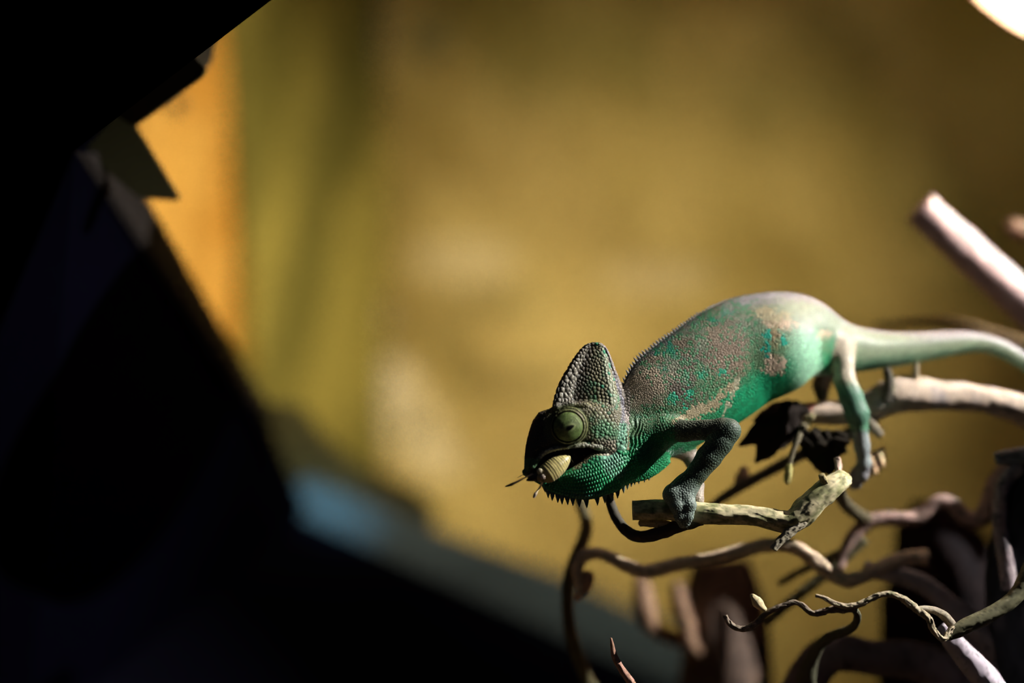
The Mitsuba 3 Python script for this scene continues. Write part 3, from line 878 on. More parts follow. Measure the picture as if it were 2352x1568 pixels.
qf = np.stack([i0, i1, i1 + NT, i0 + NT], -1).reshape(-1, 4)
ecol = np.zeros(R_.shape + (3,)) + np.array([0.115, 0.175, 0.05])
ern = rng.random(420)[jje[:, 0]].reshape(R_.shape)
ecol *= (0.65 + 0.7 * ern)[..., None]
ecol = np.where((R_ > 33)[..., None], np.array([0.17, 0.185, 0.075]) * np.interp(R_, [33, 35, 37.5, 40, 42, 44, 46, 49], [0.6, 0.06, 0.55, 0.45, 0.08, 0.65, 0.55, 0.4])[..., None] * (0.6 + 0.8 * meshkit.noise(np.stack([R_ * np.cos(TT), R_ * np.sin(TT), 0 * R_], -1) * 0.45, 5))[..., None], ecol)
ecol *= np.where(R_ < 34, 0.45 + 0.55 * np.clip(ge / 0.5, 0, 1), 1)[..., None]
et = add('eye_turret', trimesh.Trimesh(uvw(ev.reshape(-1, 3)), np.vstack([qf[:, [0, 1, 2]], qf[:, [0, 2, 3]]]), process=False), 'm_eye', True, np.clip(ecol.reshape(-1, 3), 0.004, 1), parent=cham,
         label='round scaly eye turret with ring folds')
mat('m_pupil', rgb(0.008, 0.008, 0.007), 0.12, 0.6)
mat('m_lid', rgb(0.26, 0.30, 0.12), 0.45, 0.4)


def almond(cx, cy, a, b, deg, lift, n=40, nr=8):
    c, s = math.cos(math.radians(deg)), math.sin(math.radians(deg))
    v, f = [], []
    for k in range(nr + 1):
        for t in np.linspace(0, 2 * np.pi, n, endpoint=False):
            x = a * math.cos(t) * k / nr
            y = b * math.sin(t) * (abs(math.sin(t)) ** 0.6) * k / nr
            X, Y = cx + x * c - y * s, cy + x * s + y * c
            h0 = 24 * math.sqrt(max(1 - (X * X + Y * Y) / 36.5 ** 2, 0)) + 1.0
            v.append(EC + X * ex + Y * ey + (h0 + lift * (1 - (k / nr) ** 3) + 0.55) * 1.35 * axis)
    for k in range(nr):
        for t in range(n):
            p0, p1 = k * n + t, k * n + (t + 1) % n
            f += [(p0, p1, p1 + n), (p0, p1 + n, p0 + n)]
    return trimesh.Trimesh(uvw(np.array(v)), f, process=False)


add('eyelid', almond(1.5, 1.5, 18.0, 9.5, -27, 0.5), 'm_lid', True, parent=et, label='pale rim of the eyelid')
add('pupil', almond(3.0, 1.0, 13.0, 6.4, -27, 0.9), 'm_pupil', True, parent=et, label='dark slit pupil')
# the far eye, the same shape mirrored through the head's middle plane
fv = ev.reshape(-1, 3).copy()
fv[:, 2] = 2 * W0(fv[:, 0]) - fv[:, 2]
add('eye_turret', trimesh.Trimesh(uvw(fv), np.vstack([qf[:, [0, 2, 1]], qf[:, [0, 3, 2]]]), process=False), 'm_eye', True, np.clip(ecol.reshape(-1, 3), 0.004, 1), parent=cham)


# ------------------------------------------------------------------ the insect in its mouth
def turned(p0, p1, prof, n=40, squash=(1.0, 1.0), col=None):
    """A body of revolution in pixel space from p0 to p1; prof: (t, r); returns the mesh and per-vertex (t, angle)."""
    p0, p1 = np.asarray(p0, float), np.asarray(p1, float)
    a = (p1 - p0) / np.linalg.norm(p1 - p0)
    x = np.cross(a, [0, 0, 1.0])
    x /= np.linalg.norm(x)
    y = np.cross(a, x)
    prof = np.asarray(prof, float)
    t = np.linspace(0, 2 * np.pi, n, endpoint=False)
    ring = np.cos(t)[:, None] * x * squash[0] + np.sin(t)[:, None] * y * squash[1]
    v = (p0 + (p1 - p0) * prof[:, None, :1] + prof[:, None, 1:2] * ring[None]).reshape(-1, 3)
    i = np.arange(len(prof) - 1)[:, None] * n + np.arange(n)
    j = np.arange(len(prof) - 1)[:, None] * n + (np.arange(n) + 1) % n
    f = np.vstack([np.stack([i, j, j + n], -1).reshape(-1, 3), np.stack([i, j + n, i + n], -1).reshape(-1, 3)])
    m = trimesh.Trimesh(uvw(v), f, process=False)
    m.fix_normals()
    return m, np.repeat(prof[:, 0], n), np.tile(t, len(prof))


ins = thing('insect', 'small striped tan grasshopper gripped head-out in the chameleon mouth', 'insect')
tt2 = np.linspace(0, 1, 110)
r2 = 24.5 * np.interp(tt2, [0, 0.03, 0.1, 0.22, 0.4, 0.6, 0.8, 0.92, 0.98, 1], [0, 0.45, 0.74, 0.95, 1.0, 0.92, 0.66, 0.38, 0.2, 0]) + 0.55 * np.abs(np.sin(tt2 * 14 * np.pi)) ** 0.6 * (tt2 > 0.12) * (tt2 < 0.97) - 0.4
r2[0] = r2[-1] = 0.2
m_, ta, an = turned((1240, 1100, -34), (1310, 1046, -14), np.stack([tt2, np.maximum(r2, 0.2)], 1), 48)
groove = np.abs(np.sin(ta * 14 * np.pi))
cI = np.array([0.50, 0.43, 0.17]) * np.ones((len(ta), 3))
back_ = fade(0.2, 0.9, np.cos(an + 2.6))
cI = cI * (1 - 0.35 * back_[:, None]) + np.array([0.50, 0.42, 0.36]) * 0.35 * back_[:, None]
stripe = fade(0.55, 0.15, groove) * fade(0.25, 0.5, ta) * (0.4 + 0.6 * meshkit.noise(np.stack([ta * 14, an * 2.2, 0 * ta], 1), 4))
cI = cI * (1 - 0.92 * stripe[:, None])
add('abdomen', m_, 'm_insect', True, np.clip(cI, 0.01, 1), parent=ins)


def pellet(name, c, r, col, parent, label=None, bsdf='m_insect'):
    m = trimesh.creation.icosphere(3, 1.0)
    v = m.vertices * np.asarray(r, float) + np.asarray(c, float)
    mm = trimesh.Trimesh(uvw(v), m.faces[:, ::-1], process=False)
    return add(name, mm, bsdf, True, np.tile(np.asarray(col, float), (len(v), 1)), parent=parent, label=label)


hk = pellet('head', (1243, 1096, -40), (11, 12, 11), (0.30, 0.25, 0.12), ins)
pellet('eye', (1247, 1095, -50), (6, 6.5, 5), (0.42, 0.34, 0.28), hk, 'shiny pale eye')
pellet('eye', (1240, 1082, -46), (7, 7, 6), (0.45, 0.40, 0.27), hk)
m_, ta, an = turned((1238, 1092, -38), (1209, 1103, -40), [(0, 0.3), (0.05, 9), (0.4, 9), (0.8, 5), (0.98, 2), (1, 0.2)], 20, (1.0, 0.8))
add('mouthpart', m_, 'm_insect', True, np.tile([0.045, 0.030, 0.028], (len(ta), 1)), parent=ins, label='dark pointed mouthparts')


def leg_tube(name, pts, rad, cols, parent, label=None):
    pts = smooth_line(np.asarray(pts, float), 6)
    rad = np.interp(np.linspace(0, 1, len(pts)), np.linspace(0, 1, len(rad)), rad)
    cc = np.stack([np.interp(np.linspace(0, 1, len(pts)), np.linspace(0, 1, len(cols)), np.asarray(cols)[:, k]) for k in range(3)], 1)
    n = 10
    t = np.linspace(0, 2 * np.pi, n, endpoint=False)
    tan = np.gradient(pts, axis=0)
    tan /= np.linalg.norm(tan, axis=1, keepdims=True)
    x = np.cross(tan, [0, 0, 1.0])
    x /= np.linalg.norm(x, axis=1, keepdims=True)
    y = np.cross(tan, x)
    v = (pts[:, None] + rad[:, None, None] * (np.cos(t)[None, :, None] * x[:, None] + np.sin(t)[None, :, None] * y[:, None])).reshape(-1, 3)
    k = len(pts)
    i = np.arange(k - 1)[:, None] * n + np.arange(n)
    j = np.arange(k - 1)[:, None] * n + (np.arange(n) + 1) % n
    f = np.vstack([np.stack([i, j, j + n], -1).reshape(-1, 3), np.stack([i, j + n, i + n], -1).reshape(-1, 3), [(0, b + 1, b) for b in range(1, n - 1)], [((k - 1) * n, (k - 1) * n + b, (k - 1) * n + b + 1) for b in range(1, n - 1)]])
    m = trimesh.Trimesh(uvw(v), f, process=False)
    m.fix_normals()
    return add(name, m, 'm_insect', True, np.repeat(cc, n, 0), parent=parent, label=label)


leg_tube('leg', [(1224, 1088, -42), (1205, 1097, -44), (1175, 1112, -34), (1161, 1117, -35)], [1.7, 1.6, 1.8, 2.6, 3.2, 1.4], [(0.9, 0.72, 0.48)] * 4 + [(0.10, 0.09, 0.05), (0.08, 0.07, 0.04)], ins)
leg_tube('leg', [(1246, 1106, -42), (1238, 1122, -30), (1228, 1138, -33), (1226, 1143, -33)], [2.5, 2.2, 2.0, 2.2, 4.2, 2.5], [(0.9, 0.76, 0.48)] * 4 + [(0.34, 0.28, 0.24)] * 2, ins)
leg_tube('antenna', [(1219, 1083, -38), (1204, 1089, -22), (1188, 1097, -24)], [0.9, 0.8, 0.6], [(0.06, 0.05, 0.03)] * 3, ins)
leg_tube('leg', [(1308, 1050, -18), (1313, 1056, -8), (1317, 1062, -6)], [1.6, 1.3, 0.9], [(0.25, 0.22, 0.16)] * 3, ins)


# ------------------------------------------------------------------ branches
def limb(pts, n=22, step=4.0, bark=0.10, seed=1, cut=(True, True), lumps=0.12, freq=1.0):
    """A crooked branch along (u, v, w, r) points, radii as seen in the photo; bark ridges and lumps. Returns mesh and (length, angle, point) per vertex."""
    pts = np.asarray(pts, float)
    wp, dpt = P(pts[:, 0], pts[:, 1], pts[:, 2]), D + pts[:, 2] * S
    rad = pts[:, 3] * S * dpt / D
    t = np.r_[0, np.cumsum(np.linalg.norm(np.diff(wp, axis=0), axis=1))]
    k = max(int(t[-1] / (step * S)), 12)
    s = np.linspace(0, t[-1], k)
    c = CubicSpline(t, wp)(s)
    r = np.maximum(np.interp(s, t, rad), 0.0004)
    r = np.convolve(np.pad(r, 4, mode='edge'), np.ones(9) / 9, 'valid')
    tan = np.gradient(c, axis=0)
    tan /= np.linalg.norm(tan, axis=1, keepdims=True)
    x = np.cross(tan[0], [0.3, 0.8, 0.5])
    xs = []
    for q in tan:
        x = x - (x @ q) * q
        x = x / np.linalg.norm(x)
        xs.append(x)
    xs = np.array(xs)
    ys = np.cross(tan, xs)
    a = np.linspace(0, 2 * np.pi, n, endpoint=False)
    L, A = np.meshgrid(s / r.mean(), a, indexing='ij')
    q = np.stack([np.cos(A) * 1.6 * freq, np.sin(A) * 1.6 * freq, L * 0.35 * freq], -1)
    q2 = np.stack([np.cos(A) * 5, np.sin(A) * 5, L * 0.8], -1)
    mod = 1 + lumps * (meshkit.fbm(q, 3, seed) - 0.5) * 2.2 + bark * (meshkit.fbm(q2, 2, seed + 5) - 0.5) * 2
    q3 = np.stack([np.cos(A) * 11, np.sin(A) * 11, L * 2.2], -1)
    mod = mod + 0.5 * bark * (meshkit.fbm(q3, 2, seed + 7) - 0.5)
    R = r[:, None] * mod
    v = c[:, None] + R[..., None] * (np.cos(A)[..., None] * xs[:, None] + np.sin(A)[..., None] * ys[:, None])
    i = np.arange(k - 1)[:, None] * n + np.arange(n)
    j = np.arange(k - 1)[:, None] * n + (np.arange(n) + 1) % n
    f = np.vstack([np.stack([i, j, j + n], -1).reshape(-1, 3), np.stack([i, j + n, i + n], -1).reshape(-1, 3)])
    ends, v = [], v.reshape(-1, 3)
    for e, (ci, sg) in enumerate(((0, -1), (k - 1, 1))):
        ends.append(c[ci] + tan[ci] * sg * r[ci] * (0.06 if cut[e] else 0.7))
    nv = len(v)
    v = np.vstack([v, ends])
    f = np.vstack([f, [(nv, (b + 1) % n, b) for b in range(n)], [(nv + 1, (k - 1) * n + b, (k - 1) * n + (b + 1) % n) for b in range(n)]])
    m = trimesh.Trimesh(v, f, process=False)
    m.fix_normals()
    info = np.vstack([np.stack([L.ravel(), A.ravel()], 1), [[0, 0], [L.max(), 0]]])
    return m, info


TAN, OLIVE, DARK, PINK, LAV, GREY, BROWN = (0.50, 0.42, 0.27), (0.15, 0.15, 0.065), (0.055, 0.050, 0.036), (0.60, 0.43, 0.37), (0.44, 0.39, 0.40), (0.020, 0.022, 0.025), (0.16, 0.105, 0.07)


def bark_colour(m, info, base, patch, amount, seed, dark=0.45):
    q = np.stack([np.cos(info[:, 1]) * 1.2, np.sin(info[:, 1]) * 1.2, info[:, 0] * 0.55], 1)
    a = fade(0.70 - 0.4 * amount, 0.95 - 0.4 * amount, meshkit.fbm(q * 1.5, 5, seed) + 0.12 * (meshkit.fbm(q * 9, 2, seed + 3) - 0.5))
    b = meshkit.fbm(q * [7, 7, 1.6], 4, seed + 9)
    c = np.array(base) * (1 - a[:, None]) + np.array(patch) * a[:, None]
    d = meshkit.fbm(q * [3, 3, 6], 3, seed + 14)
    c = c * (1 - 0.45 * fade(0.55, 0.75, d))[:, None]
    return np.clip(c * (1 - dark + 2 * dark * b)[:, None], 0.004, 0.95)


def branch(name, pts, label, base=TAN, patch=OLIVE, amount=0.4, seed=1, parent=None, category=None, group=None, bsdf='m_bark', **kw):
    m, info = limb(pts, seed=seed, **kw)
    return add(name, m, bsdf, True, bark_colour(m, info, base, patch, amount, seed), parent=parent, label=label, category=category, group=group)


# the perch under the front feet: stem, broken side twig, stub
perch = thing('perch_branch', 'mossy tan perch branch held by the chameleon front foot, cut end at left', 'branch')
branch('stem', [(1453, 1170, 50, 23), (1480, 1170, 50, 23.5), (1530, 1172, 49, 24), (1590, 1175, 48, 26), (1650, 1181, 48, 24), (1710, 1183, 49, 22.5), (1770, 1191, 51, 23), (1815, 1196, 53, 26), (1850, 1172, 56, 30),
                (1880, 1143, 60, 28), (1908, 1120, 70, 29), (1930, 1104, 96, 25), (1933, 1106, 130, 20)],
       None, (0.60, 0.53, 0.32), (0.22, 0.22, 0.10), 0.75, 5, perch, n=40, step=2.2, bark=0.10, lumps=0.17)
branch('root_end', [(1930, 1106, 110, 18), (1930, 1112, 170, 17), (1928, 1128, 256, 15), (1945, 1160, 376, 15), (1990, 1192, 470, 16)], None, (0.06, 0.05, 0.025), DARK, 0.4, 6, perch, step=4)
branch('side_twig', [(1846, 1188, 46, 16), (1826, 1212, 38, 13), (1805, 1230, 32, 11), (1788, 1246, 28, 10), (1777, 1262, 26, 9)], None, (0.36, 0.32, 0.23), (0.20, 0.18, 0.10), 0.4, 8, perch, n=24, step=1.6, bark=0.2, lumps=0.22)
branch('stub', [(1902, 1122, 58, 10), (1893, 1105, 50, 9), (1887, 1090, 44, 8)], None, (0.30, 0.25, 0.12), DARK, 0.5, 9, perch, n=20, step=1.6, bark=0.2)
branch('stub', [(1925, 1100, 96, 8), (1926, 1080, 126, 7), (1925, 1060, 146, 9), (1922, 1050, 148, 7)], None, (0.5, 0.38, 0.30), TAN, 0.4, 10, perch, n=20, step=1.6, bark=0.2)
branch('bark_bump', [(1600, 1200, 44, 10), (1585, 1204, 40, 12), (1572, 1204, 36, 10)], None, (0.10, 0.095, 0.05), OLIVE, 0.4, 11, perch, n=20, step=1.6, cut=(False, False))

branch('tendril', [(1388, 1110, 126, 8), (1398, 1140, 120, 10), (1408, 1172, 110, 11.5), (1425, 1204, 96, 12), (1450, 1226, 84, 13), (1480, 1232, 76, 14), (1515, 1224, 72, 15), (1550, 1210, 70, 16), (1585, 1200, 70, 14), (1615, 1196, 66, 10)],
       'dark curved tendril looping below the cut end of the perch', (0.060, 0.055, 0.040), (0.14, 0.09, 0.06), 0.3, 12, None, 'twig', step=2.5)
branch('bark_stub', [(1470, 1202, 80, 7), (1490, 1200, 74, 10), (1520, 1203, 72, 10), (1545, 1206, 70, 7)], 'short pale knobbly stub lying between the tendril and the perch', (0.62, 0.48, 0.26), OLIVE, 0.3, 14, None, 'twig', lumps=0.3, step=2.2, cut=(False, False))

# the branch behind the body, and what grows from it
rear = thing('rear_branch', 'thick branch running right behind the hind leg, lit tan on top', 'branch')
branch('stem', [(1775, 952, 400, 22), (1830, 950, 395, 25), (1890, 948, 390, 26), (1950, 946, 390, 28), (2005, 930, 395, 36), (2055, 908, 400, 44), (2110, 905, 405, 40), (2180, 908, 420, 34), (2250, 914, 440, 32),
                (2320, 932, 460, 34), (2420, 975, 490, 40), (2520, 1040, 520, 50)], None, (0.55, 0.44, 0.34), (0.46, 0.40, 0.38), 0.5, 20, rear, step=5)
branch('stub', [(2102, 872, 390, 9), (2104, 850, 388, 8), (2105, 832, 388, 7)], None, TAN, OLIVE, 0.3, 22, rear)
branch('stub', [(2030, 920, 370, 16), (2042, 890, 366, 14), (2040, 862, 366, 11), (2034, 846, 366, 8)], None, DARK, OLIVE, 0.3, 23, rear)
branch('side_twig', [(1990, 960, 380, 16), (2010, 985, 372, 13), (2025, 1000, 370, 9)], None, (0.2, 0.17, 0.12), TAN, 0.4, 24, rear)
branch('hanging_twig', [(1856, 968, 380, 9), (1842, 985, 300, 8), (1834, 1005, 250, 7.5), (1822, 1035, 236, 6.5), (1814, 1062, 230, 6.5), (1811, 1080, 230, 8), (1809, 1104, 230, 8)], 'thin dark twig with a yellow tip hanging under the chameleon belly', (0.10, 0.085, 0.05), OLIVE, 0.3, 25, None, 'twig', step=3)
tip_m, tip_i = limb([(1814, 1066, 228, 7), (1812, 1082, 228, 9), (1809, 1098, 228, 10.5), (1808, 1108, 228, 6)], seed=26, step=2, lumps=0.25, cut=(False, False))
add('yellow_tip', tip_m, 'm_bark', True, bark_colour(tip_m, tip_i, (0.50, 0.46, 0.17), (0.4, 0.36, 0.14), 0.4, 26), parent='hanging_twig', label='yellow tip')

branch('pink_branch', [(2112, 476, 800, 43), (2160, 520, 800, 44), (2240, 594, 800, 46), (2352, 694, 800, 49), (2480, 810, 800, 52), (2640, 960, 800, 58)], 'thick pale pink branch slanting in from the right edge, cut end up',
       (0.88, 0.64, 0.60), (0.74, 0.58, 0.55), 0.4, 30, None, 'branch', step=8, lumps=0.06, bark=0.05)
branch('branch_end', [(2318, 520, 1000, 20), (2345, 528, 1000, 24), (2420, 560, 1000, 26), (2560, 640, 1000, 30)], 'blurred brown branch end at the right edge above the pink branch', (0.36, 0.24, 0.16), BROWN, 0.3, 31, None, 'branch', step=8, cut=(False, True))
branch('thin_branch', [(2010, 748, 900, 6), (2100, 740, 900, 9), (2180, 742, 900, 12), (2300, 770, 900, 10), (2480, 850, 900, 26)], 'blurred brown twig passing just above the chameleon tail', (0.13, 0.085, 0.035), BROWN, 0.2, 33, None, 'twig', step=8)

# twisted twigs in the lower right
branch('curly_twig', [(1873, 1368, -20, 4.2), (1902, 1377, -20, 5.2), (1921, 1387, -20, 6.2), (1950, 1392, -20, 7.2), (1975, 1387, -20, 7), (1998, 1376, -20, 7), (2022, 1366, -20, 7), (2050, 1365, -18, 7), (2076, 1376, -15, 7.5),
                      (2097, 1392, -12, 9), (2116, 1406, -10, 8.5), (2134, 1422, -8, 7.5), (2141, 1442, -4, 7.5), (2152, 1457, 0, 7), (2166, 1467, 6, 6.5), (2178, 1456, 16, 8), (2192, 1446, 24, 11)],
       'pale mossy curly twig with an arched middle, lower right foreground', (0.46, 0.38, 0.26), OLIVE, 0.55, 40, None, 'twig', n=24, step=1.6, lumps=0.38, bark=0.25, freq=1.6)
branch('forked_twig', [(1962, 1396, -16, 6.5), (1938, 1400, -12, 8), (1914, 1399, -10, 8), (1890, 1405, -8, 7.5), (1868, 1408, -6, 7), (1854, 1400, -4, 6.5), (1842, 1389, -2, 6), (1826, 1383, 0, 6), (1802, 1390, 3, 6.5), (1778, 1399, 6, 7), (1762, 1407, 8, 6),
                       (1745, 1422, 12, 7), (1726, 1438, 16, 7.5), (1704, 1444, 22, 7), (1684, 1438, 28, 6.5), (1671, 1424, 32, 6), (1666, 1412, 34, 5)],
       'dark twig bending down to a curled pink tip, left of the curly twig', (0.20, 0.16, 0.115), (0.46, 0.36, 0.30), 0.4, 42, None, 'twig', n=20, step=1.6, lumps=0.36, bark=0.2, freq=1.6)
branch('twig_bud', [(1758, 1400, 6, 5), (1750, 1394, 4, 9), (1741, 1384, 2, 12.5), (1733, 1374, 0, 9.5), (1726, 1367, -2, 5)], 'pale yellow bud at the fork of the dark twig', (0.74, 0.62, 0.36), (0.62, 0.5, 0.28), 0.3, 44, None, 'bud', step=1.6, cut=(False, False), lumps=0.25)
branch('loop_twig', [(2106, 1398, 4, 6), (2130, 1398, 18, 8), (2160, 1408, 30, 10), (2182, 1428, 34, 11), (2194, 1446, 30, 11)], 'short twig looping beside the right end of the curly twig', (0.27, 0.23, 0.17), TAN, 0.35, 46, None, 'twig', step=2.4)
branch('stout_twig', [(2176, 1462, 20, 10), (2196, 1450, 26, 17), (2236, 1430, 32, 19), (2292, 1400, 40, 18), (2335, 1366, 50, 19), (2368, 1310, 62, 22), (2400, 1240, 80, 26), (2440, 1150, 110, 34)],
       'olive stem rising to the right edge from the end of the curly twig', (0.115, 0.110, 0.060), (0.3, 0.29, 0.2), 0.2, 48, None, 'twig', step=3)
branch('blurred_vine', [(1334, 1372, 380, 9), (1330, 1340, 380, 11), (1326, 1305, 380, 13), (1338, 1280, 380, 15), (1365, 1270, 380, 14), (1395, 1276, 380, 14), (1437, 1297, 370, 15), (1478, 1311, 370, 16), (1531, 1301, 370, 16), (1601, 1288, 370, 15), (1672, 1273, 370, 15),
                        (1720, 1259, 370, 16), (1768, 1252, 360, 16), (1812, 1252, 350, 16), (1846, 1267, 340, 16), (1878, 1292, 340, 17), (1908, 1318, 340, 17), (1942, 1332, 340, 17), (1985, 1322, 350, 15), (2050, 1290, 400, 16), (2130, 1280, 440, 18)],
       'long blurred tan vine winding left across the lower middle', (0.78, 0.60, 0.42), OLIVE, 0.35, 50, None, 'vine', step=4, lumps=0.3)
branch('vine_tip', [(1334, 1330, 392, 8), (1350, 1322, 388, 15), (1344, 1345, 386, 16), (1334, 1362, 384, 13), (1326, 1376, 384, 7)], 'peach curled tip hanging from the left end of the blurred vine', (0.66, 0.38, 0.24), PINK, 0.3, 52, None, 'twig', step=3, cut=(False, False))
branch('hanging_vine', [(1326, 1130, 520, 11), (1338, 1168, 520, 13), (1347, 1205, 520, 14), (1338, 1245, 510, 14), (1318, 1290, 500, 15), (1306, 1340, 500, 15), (1304, 1400, 500, 14), (1316, 1470, 520, 14), (1350, 1560, 560, 16), (1420, 1700, 620, 20)], 'blurred olive vine hanging below the chin', (0.085, 0.072, 0.032), OLIVE, 0.5, 54, None, 'vine', step=5)
branch('arched_branch', [(1900, 1330, 480, 12), (1935, 1280, 480, 15), (1965, 1225, 480, 16), (2000, 1197, 480, 17), (2060, 1190, 480, 17), (2110, 1186, 480, 17), (2138, 1164, 480, 18), (2164, 1150, 478, 17), (2192, 1160, 474, 18), (2216, 1186, 470, 18), (2242, 1192, 465, 20), (2275, 1160, 440, 26), (2330, 1090, 420, 34)],
       'blurred pink-topped branch with a hump, right of the perch', (0.40, 0.27, 0.23), DARK, 0.55, 56, None, 'branch', step=5)
branch('leaning_trunk', [(2560, 900, 300, 90), (2470, 1010, 310, 80), (2390, 1120, 330, 74), (2348, 1230, 350, 70), (2338, 1340, 370, 76), (2358, 1460, 380, 84), (2410, 1640, 390, 96), (2480, 1900, 400, 115), (2530, 2300, 420, 135), (2540, 2930, 440, 170)],
       'dark grey trunk at the right edge that carries the branches', GREY, (0.12, 0.105, 0.11), 0.2, 60, None, 'trunk', step=10, n=40, lumps=0.22, bsdf='m_dark')
branch('trunk_spur', [(2400, 1040, 300, 30), (2345, 1048, 296, 22), (2300, 1050, 296, 17), (2286, 1052, 296, 12)], 'dark blue-grey spur pointing left from the trunk at the right edge', (0.11, 0.125, 0.14), GREY, 0.4, 62, None, 'branch', step=4)
branch('pale_spur', [(2345, 1075, 300, 20), (2318, 1092, 290, 17), (2303, 1118, 285, 15), (2298, 1150, 285, 17), (2296, 1190, 290, 18), (2302, 1240, 290, 18), (2312, 1300, 286, 20), (2318, 1350, 290, 18)], 'pale lavender-spotted stem on the left side of the trunk', (0.34, 0.28, 0.29), GREY, 0.6, 64, None, 'twig', step=4)
stump = branch('dark_stump', [(2120, 1190, 980, 60), (2150, 1260, 980, 110), (2170, 1340, 980, 130), (2170, 1440, 980, 140), (2180, 1600, 980, 140), (2220, 2000, 980, 150), (2240, 2930, 980, 170)], 'dark reddish stump filling the gap behind the lower right twigs', (0.016, 0.0125, 0.013), (0.010, 0.010, 0.012), 0.5, 66, None, 'stump', step=14, n=40, lumps=0.25, cut=(False, True), bsdf='m_dark')
branch('lavender_branch', [(1985, 1300, 420, 15), (2020, 1312, 410, 20), (2070, 1322, 405, 22), (2120, 1340, 405, 22), (2165, 1375, 410, 22), (2230, 1430, 420, 26), (2300, 1500, 420, 34)], 'blurred grey-lavender branch in front of the dark stump', (0.36, 0.31, 0.32), GREY, 0.2, 68, None, 'branch', step=5)
branch('low_arch', [(1800, 1680, 420, 60), (1850, 1570, 420, 48), (1910, 1500, 420, 44), (1990, 1508, 420, 40), (2060, 1512, 420, 44), (2130, 1530, 420, 46), (2200, 1590, 420, 60), (2240, 1700, 420, 80)], 'blurred mauve-topped limb arching along the bottom edge', (0.15, 0.115, 0.125), GREY, 0.4, 70, None, 'branch', step=6)
branch('lavender_limb', [(2160, 1440, 170, 16), (2192, 1476, 160, 24), (2222, 1510, 160, 27), (2262, 1556, 160, 32), (2320, 1640, 160, 36), (2380, 1740, 170, 40)], 'bright lavender limb running out of the bottom edge at right', (0.50, 0.44, 0.50), LAV, 0.4, 72, None, 'branch', step=4)
branch('dark_twig', [(1962, 1400, 60, 8), (1968, 1425, 120, 9), (1952, 1444, 160, 10), (1915, 1458, 200, 11), (1888, 1476, 230, 13), (1866, 1510, 260, 16), (1850, 1570, 300, 24)], 'dark twig dropping from below the curly twig to the bottom edge', (0.075, 0.075, 0.045), DARK, 0.3, 74, None, 'twig', step=3)
branch('slanting_twig', [(1630, 1165, 430, 9), (1680, 1130, 430, 12), (1740, 1096, 430, 12), (1800, 1065, 430, 13), (1860, 1035, 420, 14), (1930, 1005, 410, 15), (2010, 960, 400, 16)], 'dark straight twig slanting up behind the perch', (0.075, 0.070, 0.050), DARK, 0.3, 76, None, 'twig', step=4)
pellet_m, pellet_i = limb([(1690, 1128, 470, 10), (1702, 1108, 466, 18), (1708, 1088, 466, 15), (1708, 1074, 466, 8)], seed=77, step=3, cut=(False, False))
add('leaf_bud', pellet_m, 'm_bark', True, bark_colour(pellet_m, pellet_i, (0.72, 0.47, 0.35), BROWN, 0.2, 77), label='blurred pinkish bud above the slanting twig', category='bud')
branch('crossing_twig', [(1760, 1430, 480, 10), (1810, 1386, 480, 12), (1860, 1346, 480, 12), (1920, 1296, 480, 13), (1985, 1236, 480, 14)], 'dark straight twig crossing behind the blurred vine', (0.085, 0.080, 0.040), DARK, 0.3, 78, None, 'twig', step=5)
branch('short_twig', [(1788, 1340, 500, 7), (1830, 1316, 500, 9), (1880, 1292, 495, 9), (1930, 1268, 490, 10)], 'short dark twig above the crossing twig', (0.10, 0.09, 0.045), DARK, 0.3, 79, None, 'twig', step=5)
branch('brown_post', [(1655, 1290, 1100, 60), (1660, 1350, 1100, 88), (1665, 1450, 1100, 100), (1670, 1600, 1100, 110), (1675, 2000, 1100, 125), (1680, 2330, 1100, 140)], 'blurred brown post standing behind the forked twig', (0.085, 0.058, 0.044), BROWN, 0.3, 80, None, 'post', step=14, lumps=0.1, n=32)
for q_, sd, lb in (((1478, 1390, 1000, 26, 62), 82, 'larger of the two blurred brown bark chips left of the brown post'), ((1560, 1392, 1000, 22, 48), 83, 'blurred brown bark chip next to the brown post'), ((1582, 1468, 1000, 20, 34), 84, 'lowest blurred brown bark chip at the brown post')):
    u_, v_, w_, r_, l_ = q_
    branch('bark_chip', [(u_ - 6, v_ - l_, w_, r_ * 0.6), (u_, v_ - l_ * 0.3, w_, r_), (u_ + 8, v_ + l_ * 0.4, w_, r_), (u_ + 40, v_ + l_, w_ + 40, r_ * 0.7), (1650, v_ + l_ + 40, 1060, 20)], lb, (0.30, 0.185, 0.115), BROWN, 0.3, sd, None, 'bark', 'bark chips by the brown post', step=7, cut=(False, False))
branch('thorn_twig', [(1403, 1464, 40, 2.2), (1407, 1485, 40, 5), (1412, 1508, 40, 7.5), (1424, 1530, 40, 8), (1436, 1548, 40, 9), (1452, 1570, 40, 10), (1480, 1610, 44, 12), (1540, 1720, 60, 16), (1640, 1900, 90, 24)], 'thin pink-brown thorn twig poking up at the bottom edge', (0.46, 0.26, 0.19), (0.22, 0.13, 0.05), 0.5, 86, None, 'twig', step=2.2)


